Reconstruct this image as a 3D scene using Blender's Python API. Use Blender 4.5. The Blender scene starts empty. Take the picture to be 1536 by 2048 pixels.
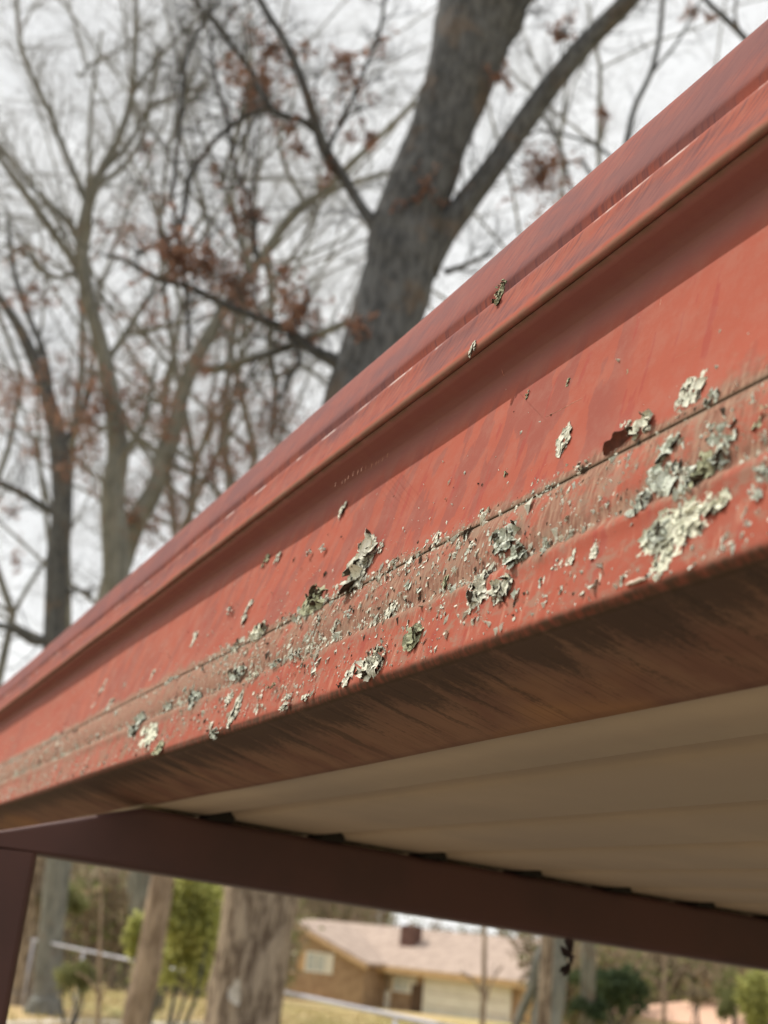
import bpy, math, random
import numpy as np
from mathutils import Vector, noise as mnoise

R = math.radians
random.seed(7)
rng = np.random.default_rng(7)
sc = bpy.context.scene
col = sc.collection

# ------------------------------------------------------------------ camera
EYE = 1.75
F_PX = 2400.0
M = np.array([[0.89652148, -0.2250358, 0.38158634],
              [-0.43294974, -0.2626442, 0.86230653],
              [0.0938284, 0.93828403, 0.33289535]])     # columns: right, up, forward
cam_d = bpy.data.cameras.new("camera")
cam = bpy.data.objects.new("camera", cam_d)
col.objects.link(cam)
from mathutils import Matrix
mw = Matrix.Identity(4)
for i in range(3):
    mw[i][0] = M[i, 0]; mw[i][1] = M[i, 1]; mw[i][2] = -M[i, 2]
mw[2][3] = EYE
cam.matrix_world = mw
cam_d.sensor_fit = 'VERTICAL'
cam_d.sensor_height = 36.0
cam_d.lens = 36.0 * F_PX / 2048
cam_d.clip_start = 0.02
cam_d.clip_end = 2000
cam_d.dof.use_dof = True
cam_d.dof.focus_distance = 0.56
cam_d.dof.aperture_fstop = 11.5
sc.camera = cam

# ------------------------------------------------------------------ light
SUN = Vector((0.38, -0.50, -0.78)).normalized()          # direction the light travels
world = bpy.data.worlds.new("World")
sc.world = world
world.use_nodes = True
wn = world.node_tree
for n in list(wn.nodes):
    wn.nodes.remove(n)
wo = wn.nodes.new('ShaderNodeOutputWorld')
bg = wn.nodes.new('ShaderNodeBackground')
bg.inputs['Strength'].default_value = 0.10
sky = wn.nodes.new('ShaderNodeTexSky')
sky.sky_type = 'NISHITA'
sky.sun_disc = False
sky.sun_elevation = math.asin(-SUN.z)
sky.sun_rotation = math.atan2(-SUN.x, -SUN.y)
sky.dust_density = 2.0
tc = wn.nodes.new('ShaderNodeTexCoord')
mp = wn.nodes.new('ShaderNodeMapping')
mp.inputs['Scale'].default_value = (1.0, 1.0, 2.2)
n1 = wn.nodes.new('ShaderNodeTexNoise')
n1.inputs['Scale'].default_value = 3.2
n1.inputs['Detail'].default_value = 6
n1.inputs['Roughness'].default_value = 0.55
cr = wn.nodes.new('ShaderNodeValToRGB')
cr.color_ramp.elements[0].position = 0.32
cr.color_ramp.elements[0].color = (9.2, 9.3, 9.3, 1)
cr.color_ramp.elements[1].position = 0.68
cr.color_ramp.elements[1].color = (11.8, 11.8, 11.6, 1)
mx = wn.nodes.new('ShaderNodeMix')
mx.data_type = 'RGBA'
mx.inputs['Factor'].default_value = 0.93
wl = wn.links
wl.new(tc.outputs['Generated'], mp.inputs['Vector'])
wl.new(mp.outputs['Vector'], n1.inputs['Vector'])
wl.new(n1.outputs['Fac'], cr.inputs['Fac'])
wl.new(sky.outputs['Color'], mx.inputs['A'])
wl.new(cr.outputs['Color'], mx.inputs['B'])
wl.new(mx.outputs['Result'], bg.inputs['Color'])
wl.new(bg.outputs['Background'], wo.inputs['Surface'])

sd = bpy.data.lights.new("sun", 'SUN')
sd.energy = 3.9
sd.angle = R(0.6)
sd.color = (1.0, 0.94, 0.84)
so = bpy.data.objects.new("sun", sd)
so.rotation_euler = SUN.to_track_quat('-Z', 'Y').to_euler()
so.location = (0, 0, 30)
col.objects.link(so)

sc.view_settings.view_transform = 'Standard'
sc.view_settings.look = 'None'
sc.view_settings.gamma = 1.0
sc.view_settings.use_curve_mapping = False
sc.view_settings.exposure = 0.0
sc.render.engine = 'CYCLES'
sc.cycles.max_bounces = 8

# ------------------------------------------------------------------ helpers
def ray(px, py):
    d = M @ np.array([px - 768.0, -(py - 1024.0), F_PX])
    return d / np.linalg.norm(d)

def PD(px, py, D):
    """world point seen at a pixel at horizontal distance D"""
    d = ray(px, py)
    k = D / math.hypot(d[0], d[1])
    return np.array([d[0] * k, d[1] * k, EYE + d[2] * k])

def PX(P):
    c = M.T @ (np.array(P, float) - np.array([0, 0, EYE]))
    return 768 + F_PX * c[0] / c[2], 1024 - F_PX * c[1] / c[2], c[2]

def ground_z(x, y):
    D = math.hypot(x, y)
    z = -0.04 * max(0.0, D - 25.0) if D < 72 else -1.88 + 0.015 * (D - 72)
    z += 0.02 * math.sin(x * 0.35) * math.sin(y * 0.31) * min(1, D / 20)
    return z

def on_ground(px, D):
    d = ray(px, 1900)
    h = math.hypot(d[0], d[1])
    x, y = d[0] / h * D, d[1] / h * D
    return np.array([x, y, ground_z(x, y)])

def mesh_obj(name, V, F, mat=None, parent=None, smooth=False, mats=None, mi=None, uv=None, kind=None):
    me = bpy.data.meshes.new(name)
    me.from_pydata([tuple(map(float, v)) for v in V], [], F)
    if mat is not None:
        me.materials.append(mat)
    for m in mats or []:
        me.materials.append(m)
    if mi is not None:
        me.polygons.foreach_set('material_index', mi)
    if smooth:
        me.polygons.foreach_set('use_smooth', [True] * len(me.polygons))
    if uv is not None:
        l = me.uv_layers.new(name='UVMap')
        idx = np.zeros(len(me.loops), dtype=np.int32)
        me.loops.foreach_get('vertex_index', idx)
        l.data.foreach_set('uv', np.asarray(uv, dtype=np.float32)[idx].ravel())
    me.update()
    o = bpy.data.objects.new(name, me)
    col.objects.link(o)
    if parent is not None:
        o.parent = parent
        o.matrix_parent_inverse = parent.matrix_world.inverted()
    if kind:
        o['kind'] = kind
    return o

def tag(o, label, cat, group=None):
    o['label'] = label
    o['category'] = cat
    if group:
        o['group'] = group
    return o

def thing(name, loc, label, cat, group=None):
    o = bpy.data.objects.new(name, None)
    o.empty_display_size = 0.1
    o.location = tuple(map(float, loc))
    col.objects.link(o)
    o.matrix_world = Matrix.Translation(tuple(map(float, loc)))
    return tag(o, label, cat, group)

class MB:
    def __init__(s):
        s.V = []; s.F = []; s.mi = []
    def tube(s, pts, rad, sides=6, cap=True, rough=0.0, seed=0.0):
        pts = [np.asarray(p, float) for p in pts]
        n = len(pts)
        b = len(s.V)
        ref = None
        for i in range(n):
            t = pts[min(i + 1, n - 1)] - pts[max(i - 1, 0)]
            L = math.sqrt(t @ t) or 1e-9
            t = t / L
            if ref is None:
                ref = np.array([1.0, 0, 0]) if abs(t[0]) < 0.8 else np.array([0, 1.0, 0])
            ref = ref - t * (ref @ t)
            ref /= math.sqrt(ref @ ref) or 1e-9
            w = np.array([t[1] * ref[2] - t[2] * ref[1], t[2] * ref[0] - t[0] * ref[2], t[0] * ref[1] - t[1] * ref[0]])
            for k in range(sides):
                a = 2 * math.pi * k / sides
                r = rad[i]
                if rough:
                    r *= 1 + rough * mnoise.noise(Vector((math.cos(a) * 3 + seed, math.sin(a) * 3, i * 0.25)))
                    r *= 1 + rough * 0.6 * mnoise.noise(Vector((math.cos(a) * 9 + seed, math.sin(a) * 9, i * 0.5)))
                s.V.append(pts[i] + ref * (r * math.cos(a)) + w * (r * math.sin(a)))
        for i in range(n - 1):
            for k in range(sides):
                k2 = (k + 1) % sides
                s.F.append((b + i * sides + k, b + i * sides + k2, b + (i + 1) * sides + k2, b + (i + 1) * sides + k))
        if cap:
            s.F.append(tuple(b + k for k in range(sides))[::-1])
            s.F.append(tuple(b + (n - 1) * sides + k for k in range(sides)))
    def box(s, x0, x1, y0, y1, z0, z1, fr=None):
        b = len(s.V)
        for z in (z0, z1):
            for (x, y) in ((x0, y0), (x1, y0), (x1, y1), (x0, y1)):
                p = np.array([x, y, z], float)
                s.V.append(fr(p) if fr else p)
        for f in ((3, 2, 1, 0), (4, 5, 6, 7), (0, 1, 5, 4), (1, 2, 6, 5), (2, 3, 7, 6), (3, 0, 4, 7)):
            s.F.append(tuple(b + i for i in f))
    def prism(s, poly, a, b_, fr=None):
        """poly: (x,z) outline extruded along y from a to b_"""
        b = len(s.V); n = len(poly)
        for y in (a, b_):
            for (x, z) in poly:
                p = np.array([x, y, z], float)
                s.V.append(fr(p) if fr else p)
        s.F.append(tuple(b + i for i in range(n)))
        s.F.append(tuple(b + n + i for i in range(n))[::-1])
        for i in range(n):
            j = (i + 1) % n
            s.F.append((b + j, b + i, b + n + i, b + n + j))
    def build(s, name, mat, parent=None, smooth=False, kind=None, **k):
        return mesh_obj(name, s.V, s.F, mat, parent, smooth, kind=kind, **k)

# ---- material helpers
class NT:
    def __init__(s, name):
        s.m = bpy.data.materials.new(name)
        s.m.use_nodes = True
        s.t = s.m.node_tree
        s.b = s.t.nodes['Principled BSDF']
    def link(s, a, b):
        s.t.links.new(a, b)
    def put(s, sock, v):
        if hasattr(v, 'is_output') or isinstance(v, bpy.types.NodeSocket):
            s.link(v, sock)
        elif v is not None:
            if isinstance(v, (tuple, list)) and len(v) == 3 and sock.type == 'RGBA':
                v = (*v, 1)
            sock.default_value = v
    def math(s, op, a, b=None, c=None, clamp=False):
        n = s.t.nodes.new('ShaderNodeMath'); n.operation = op; n.use_clamp = clamp
        s.put(n.inputs[0], a); s.put(n.inputs[1], b)
        if c is not None: s.put(n.inputs[2], c)
        return n.outputs[0]
    def sstep(s, v, a, b, o0=0.0, o1=1.0):
        n = s.t.nodes.new('ShaderNodeMapRange'); n.interpolation_type = 'SMOOTHSTEP'
        s.put(n.inputs['Value'], v)
        n.inputs['From Min'].default_value = a; n.inputs['From Max'].default_value = b
        n.inputs['To Min'].default_value = o0; n.inputs['To Max'].default_value = o1
        return n.outputs[0]
    def band(s, v, a, b, w):
        return s.math('MULTIPLY', s.sstep(v, a - w, a + w), s.sstep(v, b - w, b + w, 1.0, 0.0))
    def comb(s, x, y, z=0.0):
        n = s.t.nodes.new('ShaderNodeCombineXYZ')
        s.put(n.inputs[0], x); s.put(n.inputs[1], y); s.put(n.inputs[2], z)
        return n.outputs[0]
    def noise(s, vec, scale=1.0, detail=4, rough=0.5, dist=0.0):
        n = s.t.nodes.new('ShaderNodeTexNoise')
        if vec is not None: s.link(vec, n.inputs['Vector'])
        n.inputs['Scale'].default_value = scale; n.inputs['Detail'].default_value = detail
        n.inputs['Roughness'].default_value = rough; n.inputs['Distortion'].default_value = dist
        return n.outputs['Fac']
    def mix(s, f, a, b, blend='MIX'):
        n = s.t.nodes.new('ShaderNodeMix'); n.data_type = 'RGBA'; n.blend_type = blend
        s.put(n.inputs['Factor'], f); s.put(n.inputs['A'], a); s.put(n.inputs['B'], b)
        return n.outputs['Result']
    def coord(s, which='Object', scale=None):
        n = s.t.nodes.new('ShaderNodeTexCoord')
        if scale is None: return n.outputs[which]
        m = s.t.nodes.new('ShaderNodeMapping'); m.inputs['Scale'].default_value = scale
        s.link(n.outputs[which], m.inputs['Vector'])
        return m.outputs[0]
    def bump(s, h, strength=0.3, dist=0.01):
        n = s.t.nodes.new('ShaderNodeBump'); n.inputs['Strength'].default_value = strength
        n.inputs['Distance'].default_value = dist
        s.link(h, n.inputs['Height']); s.link(n.outputs[0], s.b.inputs['Normal'])
    def out(s, colr=None, rough=0.8, spec=0.3, metal=0.0):
        s.put(s.b.inputs['Base Color'], colr); s.put(s.b.inputs['Roughness'], rough)
        s.put(s.b.inputs['Specular IOR Level'], spec); s.put(s.b.inputs['Metallic'], metal)
        return s.m

def simple(name, c1, c2, scale=8.0, stretch=(1, 1, 1), rough=0.85, spec=0.2, bump=0.0, bdist=0.01, detail=5, lo=.35, hi=.65):
    m = NT(name)
    f = m.noise(m.coord('Object', stretch), scale, detail, 0.6)
    if bump: m.bump(f, bump, bdist)
    return m.out(m.mix(m.sstep(f, lo, hi), c1, c2), rough, spec)

# ------------------------------------------------------------------ fascia geometry frame
r0 = 0.25
aB = R(26.1)
Bx, Bz = r0 * math.cos(aB), EYE + r0 * math.sin(aB)
PH = R(15)
E2 = np.array([math.sin(PH), math.cos(PH)])       # up the face, in x,z
G2 = np.array([math.cos(PH), -math.sin(PH)])      # inward
def cs(t, o):
    p = np.array([Bx, Bz]) + t * E2 - o * G2
    return p
N3 = np.array([-G2[0], 0, -G2[1]])                # outward normal
E3 = np.array([E2[0], 0, E2[1]])
Y3 = np.array([0, 1.0, 0])
YB = 1.111                                        # beam plane

# ------------------------------------------------------------------ materials
def red_paint():
    m = NT('weathered_red_paint')
    uvn = m.t.nodes.new('ShaderNodeUVMap'); uvn.uv_map = 'UVMap'
    sp = m.t.nodes.new('ShaderNodeSeparateXYZ'); m.link(uvn.outputs[0], sp.inputs[0])
    u, v = sp.outputs[0], sp.outputs[1]
    warp = m.math('MULTIPLY', m.math('SUBTRACT', m.noise(m.comb(m.math('MULTIPLY', u, 60), m.math('MULTIPLY', v, 60)), 1, 3), 0.5), 0.010)
    u2 = m.math('ADD', u, warp)
    def st(fu, fv, detail=4, rough=0.55, off=0.0):
        return m.noise(m.comb(m.math('MULTIPLY', u2 if fu < 100 else u, fu), m.math('MULTIPLY', v, fv), off), 1.0, detail, rough)
    lowf = st(6, 10, 3)
    base = m.mix(m.sstep(lowf, 0.3, 0.7), (0.385, 0.086, 0.050), (0.335, 0.074, 0.044))
    # broad faded drip stains (clean-edged, purple red)
    stain = st(44, 14, 4, 0.5, 3.1)
    mask = m.math('MULTIPLY', m.sstep(stain, 0.495, 0.515), m.band(v, 0.072, 0.150, 0.012))
    mask = m.math('MULTIPLY', mask, m.sstep(st(5, 3, 2, .5, 8.8), 0.40, 0.52))
    base = m.mix(m.math('MULTIPLY', mask, 0.5), base, (0.205, 0.060, 0.052))
    st2 = st(120, 22, 3, 0.5, 9.7)
    base = m.mix(m.math('MULTIPLY', m.math('MULTIPLY', m.sstep(st2, 0.62, 0.635), m.band(v, 0.0, 0.14, 0.01)), 0.7), base, (0.32, 0.050, 0.036))
    # thin faint runs
    runs = st(700, 14, 3, 0.6, 5.5)
    base = m.mix(m.math('MULTIPLY', m.sstep(runs, 0.55, 0.72), 0.10), base, (0.21, 0.075, 0.055))
    # chalky peach scuffs low down
    pe = st(240, 45, 4, 0.6, 1.7)
    base = m.mix(m.math('MULTIPLY', m.math('MULTIPLY', m.sstep(pe, 0.56, 0.66), m.band(v, 0.004, 0.066, 0.006)), 0.55), base, (0.50, 0.26, 0.18))
    # grey brown dirt film between the seam and the bead, streaked downwards
    isoA = m.noise(m.comb(m.math('MULTIPLY', u, 110), m.math('MULTIPLY', v, 150)), 1, 7, 0.76)
    isoB = m.noise(m.comb(m.math('MULTIPLY', u, 520), m.math('MULTIPLY', v, 480), 7.0), 1, 4, 0.7)
    d1 = m.math('ADD', m.math('ADD', m.math('MULTIPLY', isoA, 0.42), m.math('MULTIPLY', st(140, 44, 5, 0.7, 6.2), 0.33)), m.math('MULTIPLY', isoB, 0.25))
    d2 = st(38, 16, 3, 0.5, 2.2)
    zone = m.math('ADD', m.math('MULTIPLY', m.band(v, 0.036, 0.073, 0.006), 0.125), m.math('MULTIPLY', m.band(v, 0.004, 0.092, 0.010), 0.085))
    zone = m.math('ADD', zone, m.math('MULTIPLY', m.band(v, 0.030, 0.044, 0.005), 0.10))
    zone = m.math('ADD', zone, m.math('MULTIPLY', m.band(v, 0.0655, 0.0705, 0.0014), 0.16))
    zone = m.math('ADD', zone, m.math('MULTIPLY', m.sstep(u, 0.45, 1.2), m.math('MULTIPLY', m.band(v, 0.004, 0.076, 0.006), 0.10)))
    dsum = m.math('ADD', m.math('ADD', m.math('MULTIPLY', d1, 0.72), m.math('MULTIPLY', d2, 0.40)), zone)
    dm = m.sstep(dsum, 0.685, 0.80)
    dirtc = m.mix(m.sstep(st(500, 90, 4, 0.6, 4.0), 0.4, 0.62), (0.150, 0.100, 0.070), (0.36, 0.27, 0.19))
    base = m.mix(m.math('MULTIPLY', dm, 0.74), base, dirtc)
    filmz = m.math('MULTIPLY', m.sstep(m.noise(m.comb(m.math('MULTIPLY', u, 64), m.math('MULTIPLY', v, 85), 21.0), 1, 7, 0.74), 0.50, 0.60), m.band(v, 0.003, 0.075, 0.006))
    base = m.mix(m.math('MULTIPLY', filmz, 0.62), base, (0.27, 0.205, 0.15))
    # speckle
    spk = m.noise(m.comb(m.math('MULTIPLY', u, 900), m.math('MULTIPLY', v, 420)), 1, 2, 0.5)
    base = m.mix(m.math('MULTIPLY', m.sstep(spk, 0.70, 0.76), m.band(v, 0.0, 0.09, 0.02)), base, (0.10, 0.07, 0.05))
    base = m.mix(m.math('MULTIPLY', m.sstep(v, 0.138, 0.168), m.sstep(v, 0.183, 0.188, 0.72, 0.0)), base, (0.30, 0.17, 0.165))  # glare and sky reflection in the drip shadow, painted in as greyed red
    mott = m.noise(m.comb(m.math('MULTIPLY', u, 70), m.math('MULTIPLY', v, 55), 3.0), 1, 8, 0.72)
    base = m.mix(m.math('MULTIPLY', m.sstep(mott, 0.42, 0.66, 0.12, 0.40), m.sstep(u, 0.4, 1.2, 0.8, 1.5)), base, (0.36, 0.19, 0.145))
    # seam grime, drip edge grime, crease grime
    base = m.mix(m.math('MULTIPLY', m.band(v, 0.0662, 0.0683, 0.0006), 0.7), base, (0.17, 0.13, 0.09))
    base = m.mix(m.math('MULTIPLY', m.band(v, 0.1800, 0.1885, 0.0016), m.sstep(st(90, 60, 4), 0.3, 0.6, 0.15, 0.65)), base, (0.17, 0.12, 0.075))
    # upper bands: mottled stain, plus sky sheen painted in as purple
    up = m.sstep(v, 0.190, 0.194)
    stain_sheen = st(14, 40, 5, 0.65, 7.7)
    base = m.mix(m.math('MULTIPLY', up, m.sstep(stain_sheen, 0.42, 0.60, 0.15, 0.9)), base, (0.215, 0.088, 0.080))
    hatch = m.noise(m.comb(m.math('ADD', m.math('MULTIPLY', u, 420), m.math('MULTIPLY', v, 420)), m.math('MULTIPLY', v, 60)), 1, 3, 0.6)
    base = m.mix(m.math('MULTIPLY', up, m.sstep(hatch, 0.46, 0.66, 0.0, 0.65)), base, (0.13, 0.055, 0.060))
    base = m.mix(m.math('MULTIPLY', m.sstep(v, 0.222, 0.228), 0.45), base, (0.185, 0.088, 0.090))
    base = m.mix(m.math('MULTIPLY', m.band(v, 0.2125, 0.2150, 0.0006), m.sstep(st(30, 10, 4, .6, 2.5), 0.5, 0.62)), base, (0.55, 0.42, 0.38))
    wear = st(160, 900, 3, 0.6, 11.0)
    base = m.mix(m.math('MULTIPLY', m.math('MULTIPLY', m.sstep(v, 0.2615, 0.2640), m.sstep(wear, 0.5, 0.6)), 0.8), base, (0.50, 0.42, 0.33))
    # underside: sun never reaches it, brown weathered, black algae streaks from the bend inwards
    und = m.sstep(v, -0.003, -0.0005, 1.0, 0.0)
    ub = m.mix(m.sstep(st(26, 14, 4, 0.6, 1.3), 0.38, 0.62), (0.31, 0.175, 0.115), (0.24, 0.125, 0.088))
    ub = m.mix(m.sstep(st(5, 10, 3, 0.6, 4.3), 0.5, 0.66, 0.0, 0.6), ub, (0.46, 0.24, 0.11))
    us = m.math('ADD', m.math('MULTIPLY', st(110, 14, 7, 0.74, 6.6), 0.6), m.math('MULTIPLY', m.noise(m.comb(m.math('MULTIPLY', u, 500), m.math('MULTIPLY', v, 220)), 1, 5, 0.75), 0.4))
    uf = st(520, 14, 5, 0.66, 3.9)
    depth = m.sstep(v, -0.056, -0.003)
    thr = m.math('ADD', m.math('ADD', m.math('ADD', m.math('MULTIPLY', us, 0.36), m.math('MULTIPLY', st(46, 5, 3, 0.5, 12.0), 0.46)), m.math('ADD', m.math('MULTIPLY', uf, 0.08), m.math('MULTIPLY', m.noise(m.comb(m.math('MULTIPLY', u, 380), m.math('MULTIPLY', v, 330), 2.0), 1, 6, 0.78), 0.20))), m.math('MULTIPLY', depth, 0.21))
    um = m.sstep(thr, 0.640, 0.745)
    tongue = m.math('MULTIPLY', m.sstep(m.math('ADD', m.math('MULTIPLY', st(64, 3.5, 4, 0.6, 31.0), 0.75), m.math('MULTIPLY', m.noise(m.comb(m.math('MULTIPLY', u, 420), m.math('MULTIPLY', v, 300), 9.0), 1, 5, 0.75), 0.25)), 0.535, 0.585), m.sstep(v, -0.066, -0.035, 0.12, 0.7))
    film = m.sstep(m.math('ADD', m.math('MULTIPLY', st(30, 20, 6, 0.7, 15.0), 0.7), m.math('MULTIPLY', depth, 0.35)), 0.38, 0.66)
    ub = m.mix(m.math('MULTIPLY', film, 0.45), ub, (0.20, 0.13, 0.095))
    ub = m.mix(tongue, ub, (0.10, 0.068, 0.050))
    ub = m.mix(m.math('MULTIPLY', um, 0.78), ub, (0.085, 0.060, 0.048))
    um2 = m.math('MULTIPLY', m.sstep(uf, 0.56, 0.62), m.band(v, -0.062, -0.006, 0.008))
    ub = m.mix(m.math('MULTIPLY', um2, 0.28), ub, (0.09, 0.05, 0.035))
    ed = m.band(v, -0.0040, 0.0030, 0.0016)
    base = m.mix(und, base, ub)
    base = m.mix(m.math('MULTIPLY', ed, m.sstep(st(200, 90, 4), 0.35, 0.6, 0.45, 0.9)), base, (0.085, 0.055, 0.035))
    m.bump(m.math('ADD', m.math('MULTIPLY', dsum, 1.0), m.math('MULTIPLY', m.noise(m.comb(m.math('MULTIPLY', u, 1500), m.math('MULTIPLY', v, 900)), 1, 3), 0.35)), 0.35, 0.0006)
    return m.out(base, m.sstep(dm, 0, 1, 0.80, 0.95), 0.07)

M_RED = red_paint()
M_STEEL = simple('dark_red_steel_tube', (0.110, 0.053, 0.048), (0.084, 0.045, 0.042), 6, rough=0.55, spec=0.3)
M_DECK = simple('tan_painted_sheet', (0.53, 0.415, 0.295), (0.44, 0.35, 0.26), 3.5, rough=0.6, spec=0.2, detail=8)
M_ROOFTOP = simple('red_roof_sheet', (0.36, 0.09, 0.06), (0.28, 0.08, 0.06), 2, rough=0.5)

def bark(name, c1, c2, sc_=9.0, b=0.8, low=False):
    m = NT(name)
    v = m.coord('Object', (1, 1, 0.27))
    f = m.noise(v, sc_, 7, 0.65, 0.4)
    g = m.noise(m.coord('Object'), 2.3, 4, 0.6)
    c = m.mix(m.sstep(f, .36, .62), c1, c2)
    c = m.mix(m.math('MULTIPLY', m.sstep(g, .52, .66), 0.45), c, (0.17, 0.125, 0.095))
    if low:
        sp = m.t.nodes.new('ShaderNodeSeparateXYZ'); m.link(m.coord('Object'), sp.inputs[0])
        lc = m.mix(m.sstep(f, .40, .60), (0.13, 0.095, 0.068), (0.36, 0.29, 0.215))
        c = m.mix(m.sstep(sp.outputs[2], 2.2, 5.0, 1.0, 0.0), c, lc)  # warm light on the lower trunk, painted in as paler brown
    m.bump(f, b, 0.03)
    return m.out(c, 0.95, 0.1)
M_OAK = bark('grey_oak_bark', (0.058, 0.061, 0.066), (0.128, 0.133, 0.142), 16.0, 1.0, True)
M_PALE = bark('pale_grey_bark', (0.125, 0.127, 0.116), (0.21, 0.21, 0.19))
M_TWIG = simple('dark_twig_bark', (0.062, 0.064, 0.066), (0.10, 0.10, 0.10), 3, rough=0.95, spec=0.1)
M_PTWIG = simple('pale_twig_bark', (0.14, 0.138, 0.130), (0.21, 0.205, 0.19), 3, rough=0.95, spec=0.1)
M_BARKB = bark('brown_trunk_bark', (0.17, 0.125, 0.09), (0.34, 0.265, 0.20), 11)

def leafmat(name, c1, c2, trans=0.35, scale=2.0):
    m = NT(name)
    g = m.t.nodes.new('ShaderNodeObjectInfo')
    f = m.noise(m.coord('Object'), scale, 4, 0.7)
    f2 = m.noise(m.coord('Object'), scale * 9, 2, 0.7)
    c = m.mix(m.sstep(f, .35, .65), c1, c2)
    c = m.mix(m.sstep(f2, .4, .7, 0, .5), c, tuple(x * 0.55 for x in c1))
    m.out(c, 0.75, 0.15)
    tr = m.t.nodes.new('ShaderNodeBsdfTranslucent'); m.link(c, tr.inputs[0])
    ms = m.t.nodes.new('ShaderNodeMixShader'); ms.inputs[0].default_value = trans
    o = m.t.nodes['Material Output']
    m.link(m.b.outputs[0], ms.inputs[1]); m.link(tr.outputs[0], ms.inputs[2]); m.link(ms.outputs[0], o.inputs['Surface'])
    return m.m
M_DEAD = leafmat('dead_oak_leaf', (0.22, 0.125, 0.10), (0.40, 0.235, 0.17), 0.5)
M_GREEN = leafmat('bright_evergreen_leaf', (0.42, 0.44, 0.15), (0.58, 0.58, 0.24), 0.6, 1.0)
M_DGREEN = leafmat('dark_evergreen_leaf', (0.045, 0.07, 0.035), (0.09, 0.12, 0.055), 0.2)
M_BRUSH = leafmat('brown_brush_leaf', (0.26, 0.205, 0.14), (0.38, 0.31, 0.20), 0.45, 0.5)
M_OLIVE = leafmat('olive_brush_leaf', (0.20, 0.21, 0.095), (0.30, 0.31, 0.14), 0.45, 0.5)

# ------------------------------------------------------------------ ground and setting
def build_ground():
    V = []; F = []
    rad = [0.0] + list(np.geomspace(0.6, 900, 60))
    seg = 96
    V.append((0, 0, ground_z(0, 0)))
    for r in rad[1:]:
        for k in range(seg):
            a = 2 * math.pi * k / seg
            x, y = r * math.cos(a), r * math.sin(a)
            z = ground_z(x, y) if r < 150 else ground_z(x * 150 / r, y * 150 / r)
            V.append((x, y, z))
    for k in range(seg):
        F.append((0, 1 + k, 1 + (k + 1) % seg))
    for i in range(len(rad) - 2):
        for k in range(seg):
            a, b = 1 + i * seg + k, 1 + i * seg + (k + 1) % seg
            F.append((a, a + seg, b + seg, b))
    m = NT('dry_winter_grass')
    f = m.noise(m.coord('Object'), 0.35, 6, 0.62)
    g = m.noise(m.coord('Object'), 6, 6, 0.7)
    c = m.mix(m.sstep(f, .40, .62), (0.58, 0.43, 0.23), (0.42, 0.39, 0.16))
    c = m.mix(m.sstep(g, .45, .65, 0, .5), c, (0.26, 0.17, 0.09))
    m.bump(g, 0.5, 0.04)
    return mesh_obj('ground', V, F, m.out(c, 0.95, 0.1), smooth=True, kind='structure')
build_ground()

# path: pale bare strip near the left tree
def build_path():
    V = []; F = []
    pts = [(-60, 19.5), (60, 20.5), (170, 21.5), (330, 22.3), (480, 24)]
    for px, D in pts:
        for dd in (-0.35, 0.35):
            p = on_ground(px, D + dd)
            V.append((p[0], p[1], p[2] + 0.02))
    for i in range(len(pts) - 1):
        F.append((2 * i, 2 * i + 2, 2 * i + 3, 2 * i + 1))
    mesh_obj('path', V, F, simple('pale_gravel', (0.66, 0.60, 0.50), (0.50, 0.44, 0.36), 5), kind='structure')
build_path()

def build_bounce_absorber():  # dark disc added out of view, cuts ground bounce onto the underside
    V = [(0, 0, 0)]; F = []
    n = 64
    V[0] = (0, 0, ground_z(0, 0) + .015)
    for ring, f in ((1, .33), (2, .66), (3, 1.0)):
        for k in range(n):
            a = 2 * math.pi * k / n
            r = f * (10.5 + 0.5 * math.sin(3 * a) + .3 * math.sin(7 * a))
            x, y = r * math.cos(a), r * math.sin(a)
            V.append((x, y, ground_z(x, y) + .015))
    for k in range(n):
        F.append((0, 1 + k, 1 + (k + 1) % n))
        for j in (0, 1):
            a, b = 1 + j * n + k, 1 + j * n + (k + 1) % n
            F.append((a, a + n, b + n, b))
    mesh_obj('bounce_absorber', V, F, simple('dark_absorber_ground', (0.120, 0.100, 0.080), (0.190, 0.160, 0.125), 12, bump=.3), kind='structure')
build_bounce_absorber()

def build_hill():
    V = []; F = []
    cols = list(range(-900, 3200, 25)); rows = 9
    for px in cols:
        if px < 740: h = 6.0
        elif px < 1090: h = 0.6
        else: h = 6.5
        e = min(abs(px - 740), abs(px - 1090)) / 90.0
        if e < 1 and not (740 < px < 1090): h = 0.6 + (h - 0.6) * e
        h += 0.9 * mnoise.noise(Vector((px * .012, 0, 0)))
        for j in range(rows):
            f = j / (rows - 1)
            p = on_ground(px, 104 + 60 * f)
            z = p[2] * (1 - f) + f * (EYE + h) if f > 0 else p[2] - .5
            z = p[2] - .3 + (EYE + h - p[2]) * math.sin(f * math.pi / 2)
            V.append((p[0], p[1], z + .5 * mnoise.noise(Vector((px * .05, f * 6, 2)))))
    for i in range(len(cols) - 1):
        for j in range(rows - 1):
            a = i * rows + j
            F.append((a, a + rows, a + rows + 1, a + 1))
    m = NT('winter_hillside')
    f = m.noise(m.coord('Object'), .12, 8, 0.75)
    m.bump(f, 1.0, 2.0)
    c = m.mix(m.sstep(f, .4, .6), (0.30, 0.24, 0.17), (0.18, 0.165, 0.10))
    mesh_obj('hill', V, F, m.out(c, 1, 0), smooth=True, kind='structure')
build_hill()

# ------------------------------------------------------------------ carport
SOFF = lambda x: EYE + 0.0924 - 0.040 * (x - 0.288)
carport = thing('carport', (Bx, YB, 0), 'weathered red metal carport roof edge seen from below, with tan ribbed soffit', 'carport')

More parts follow.
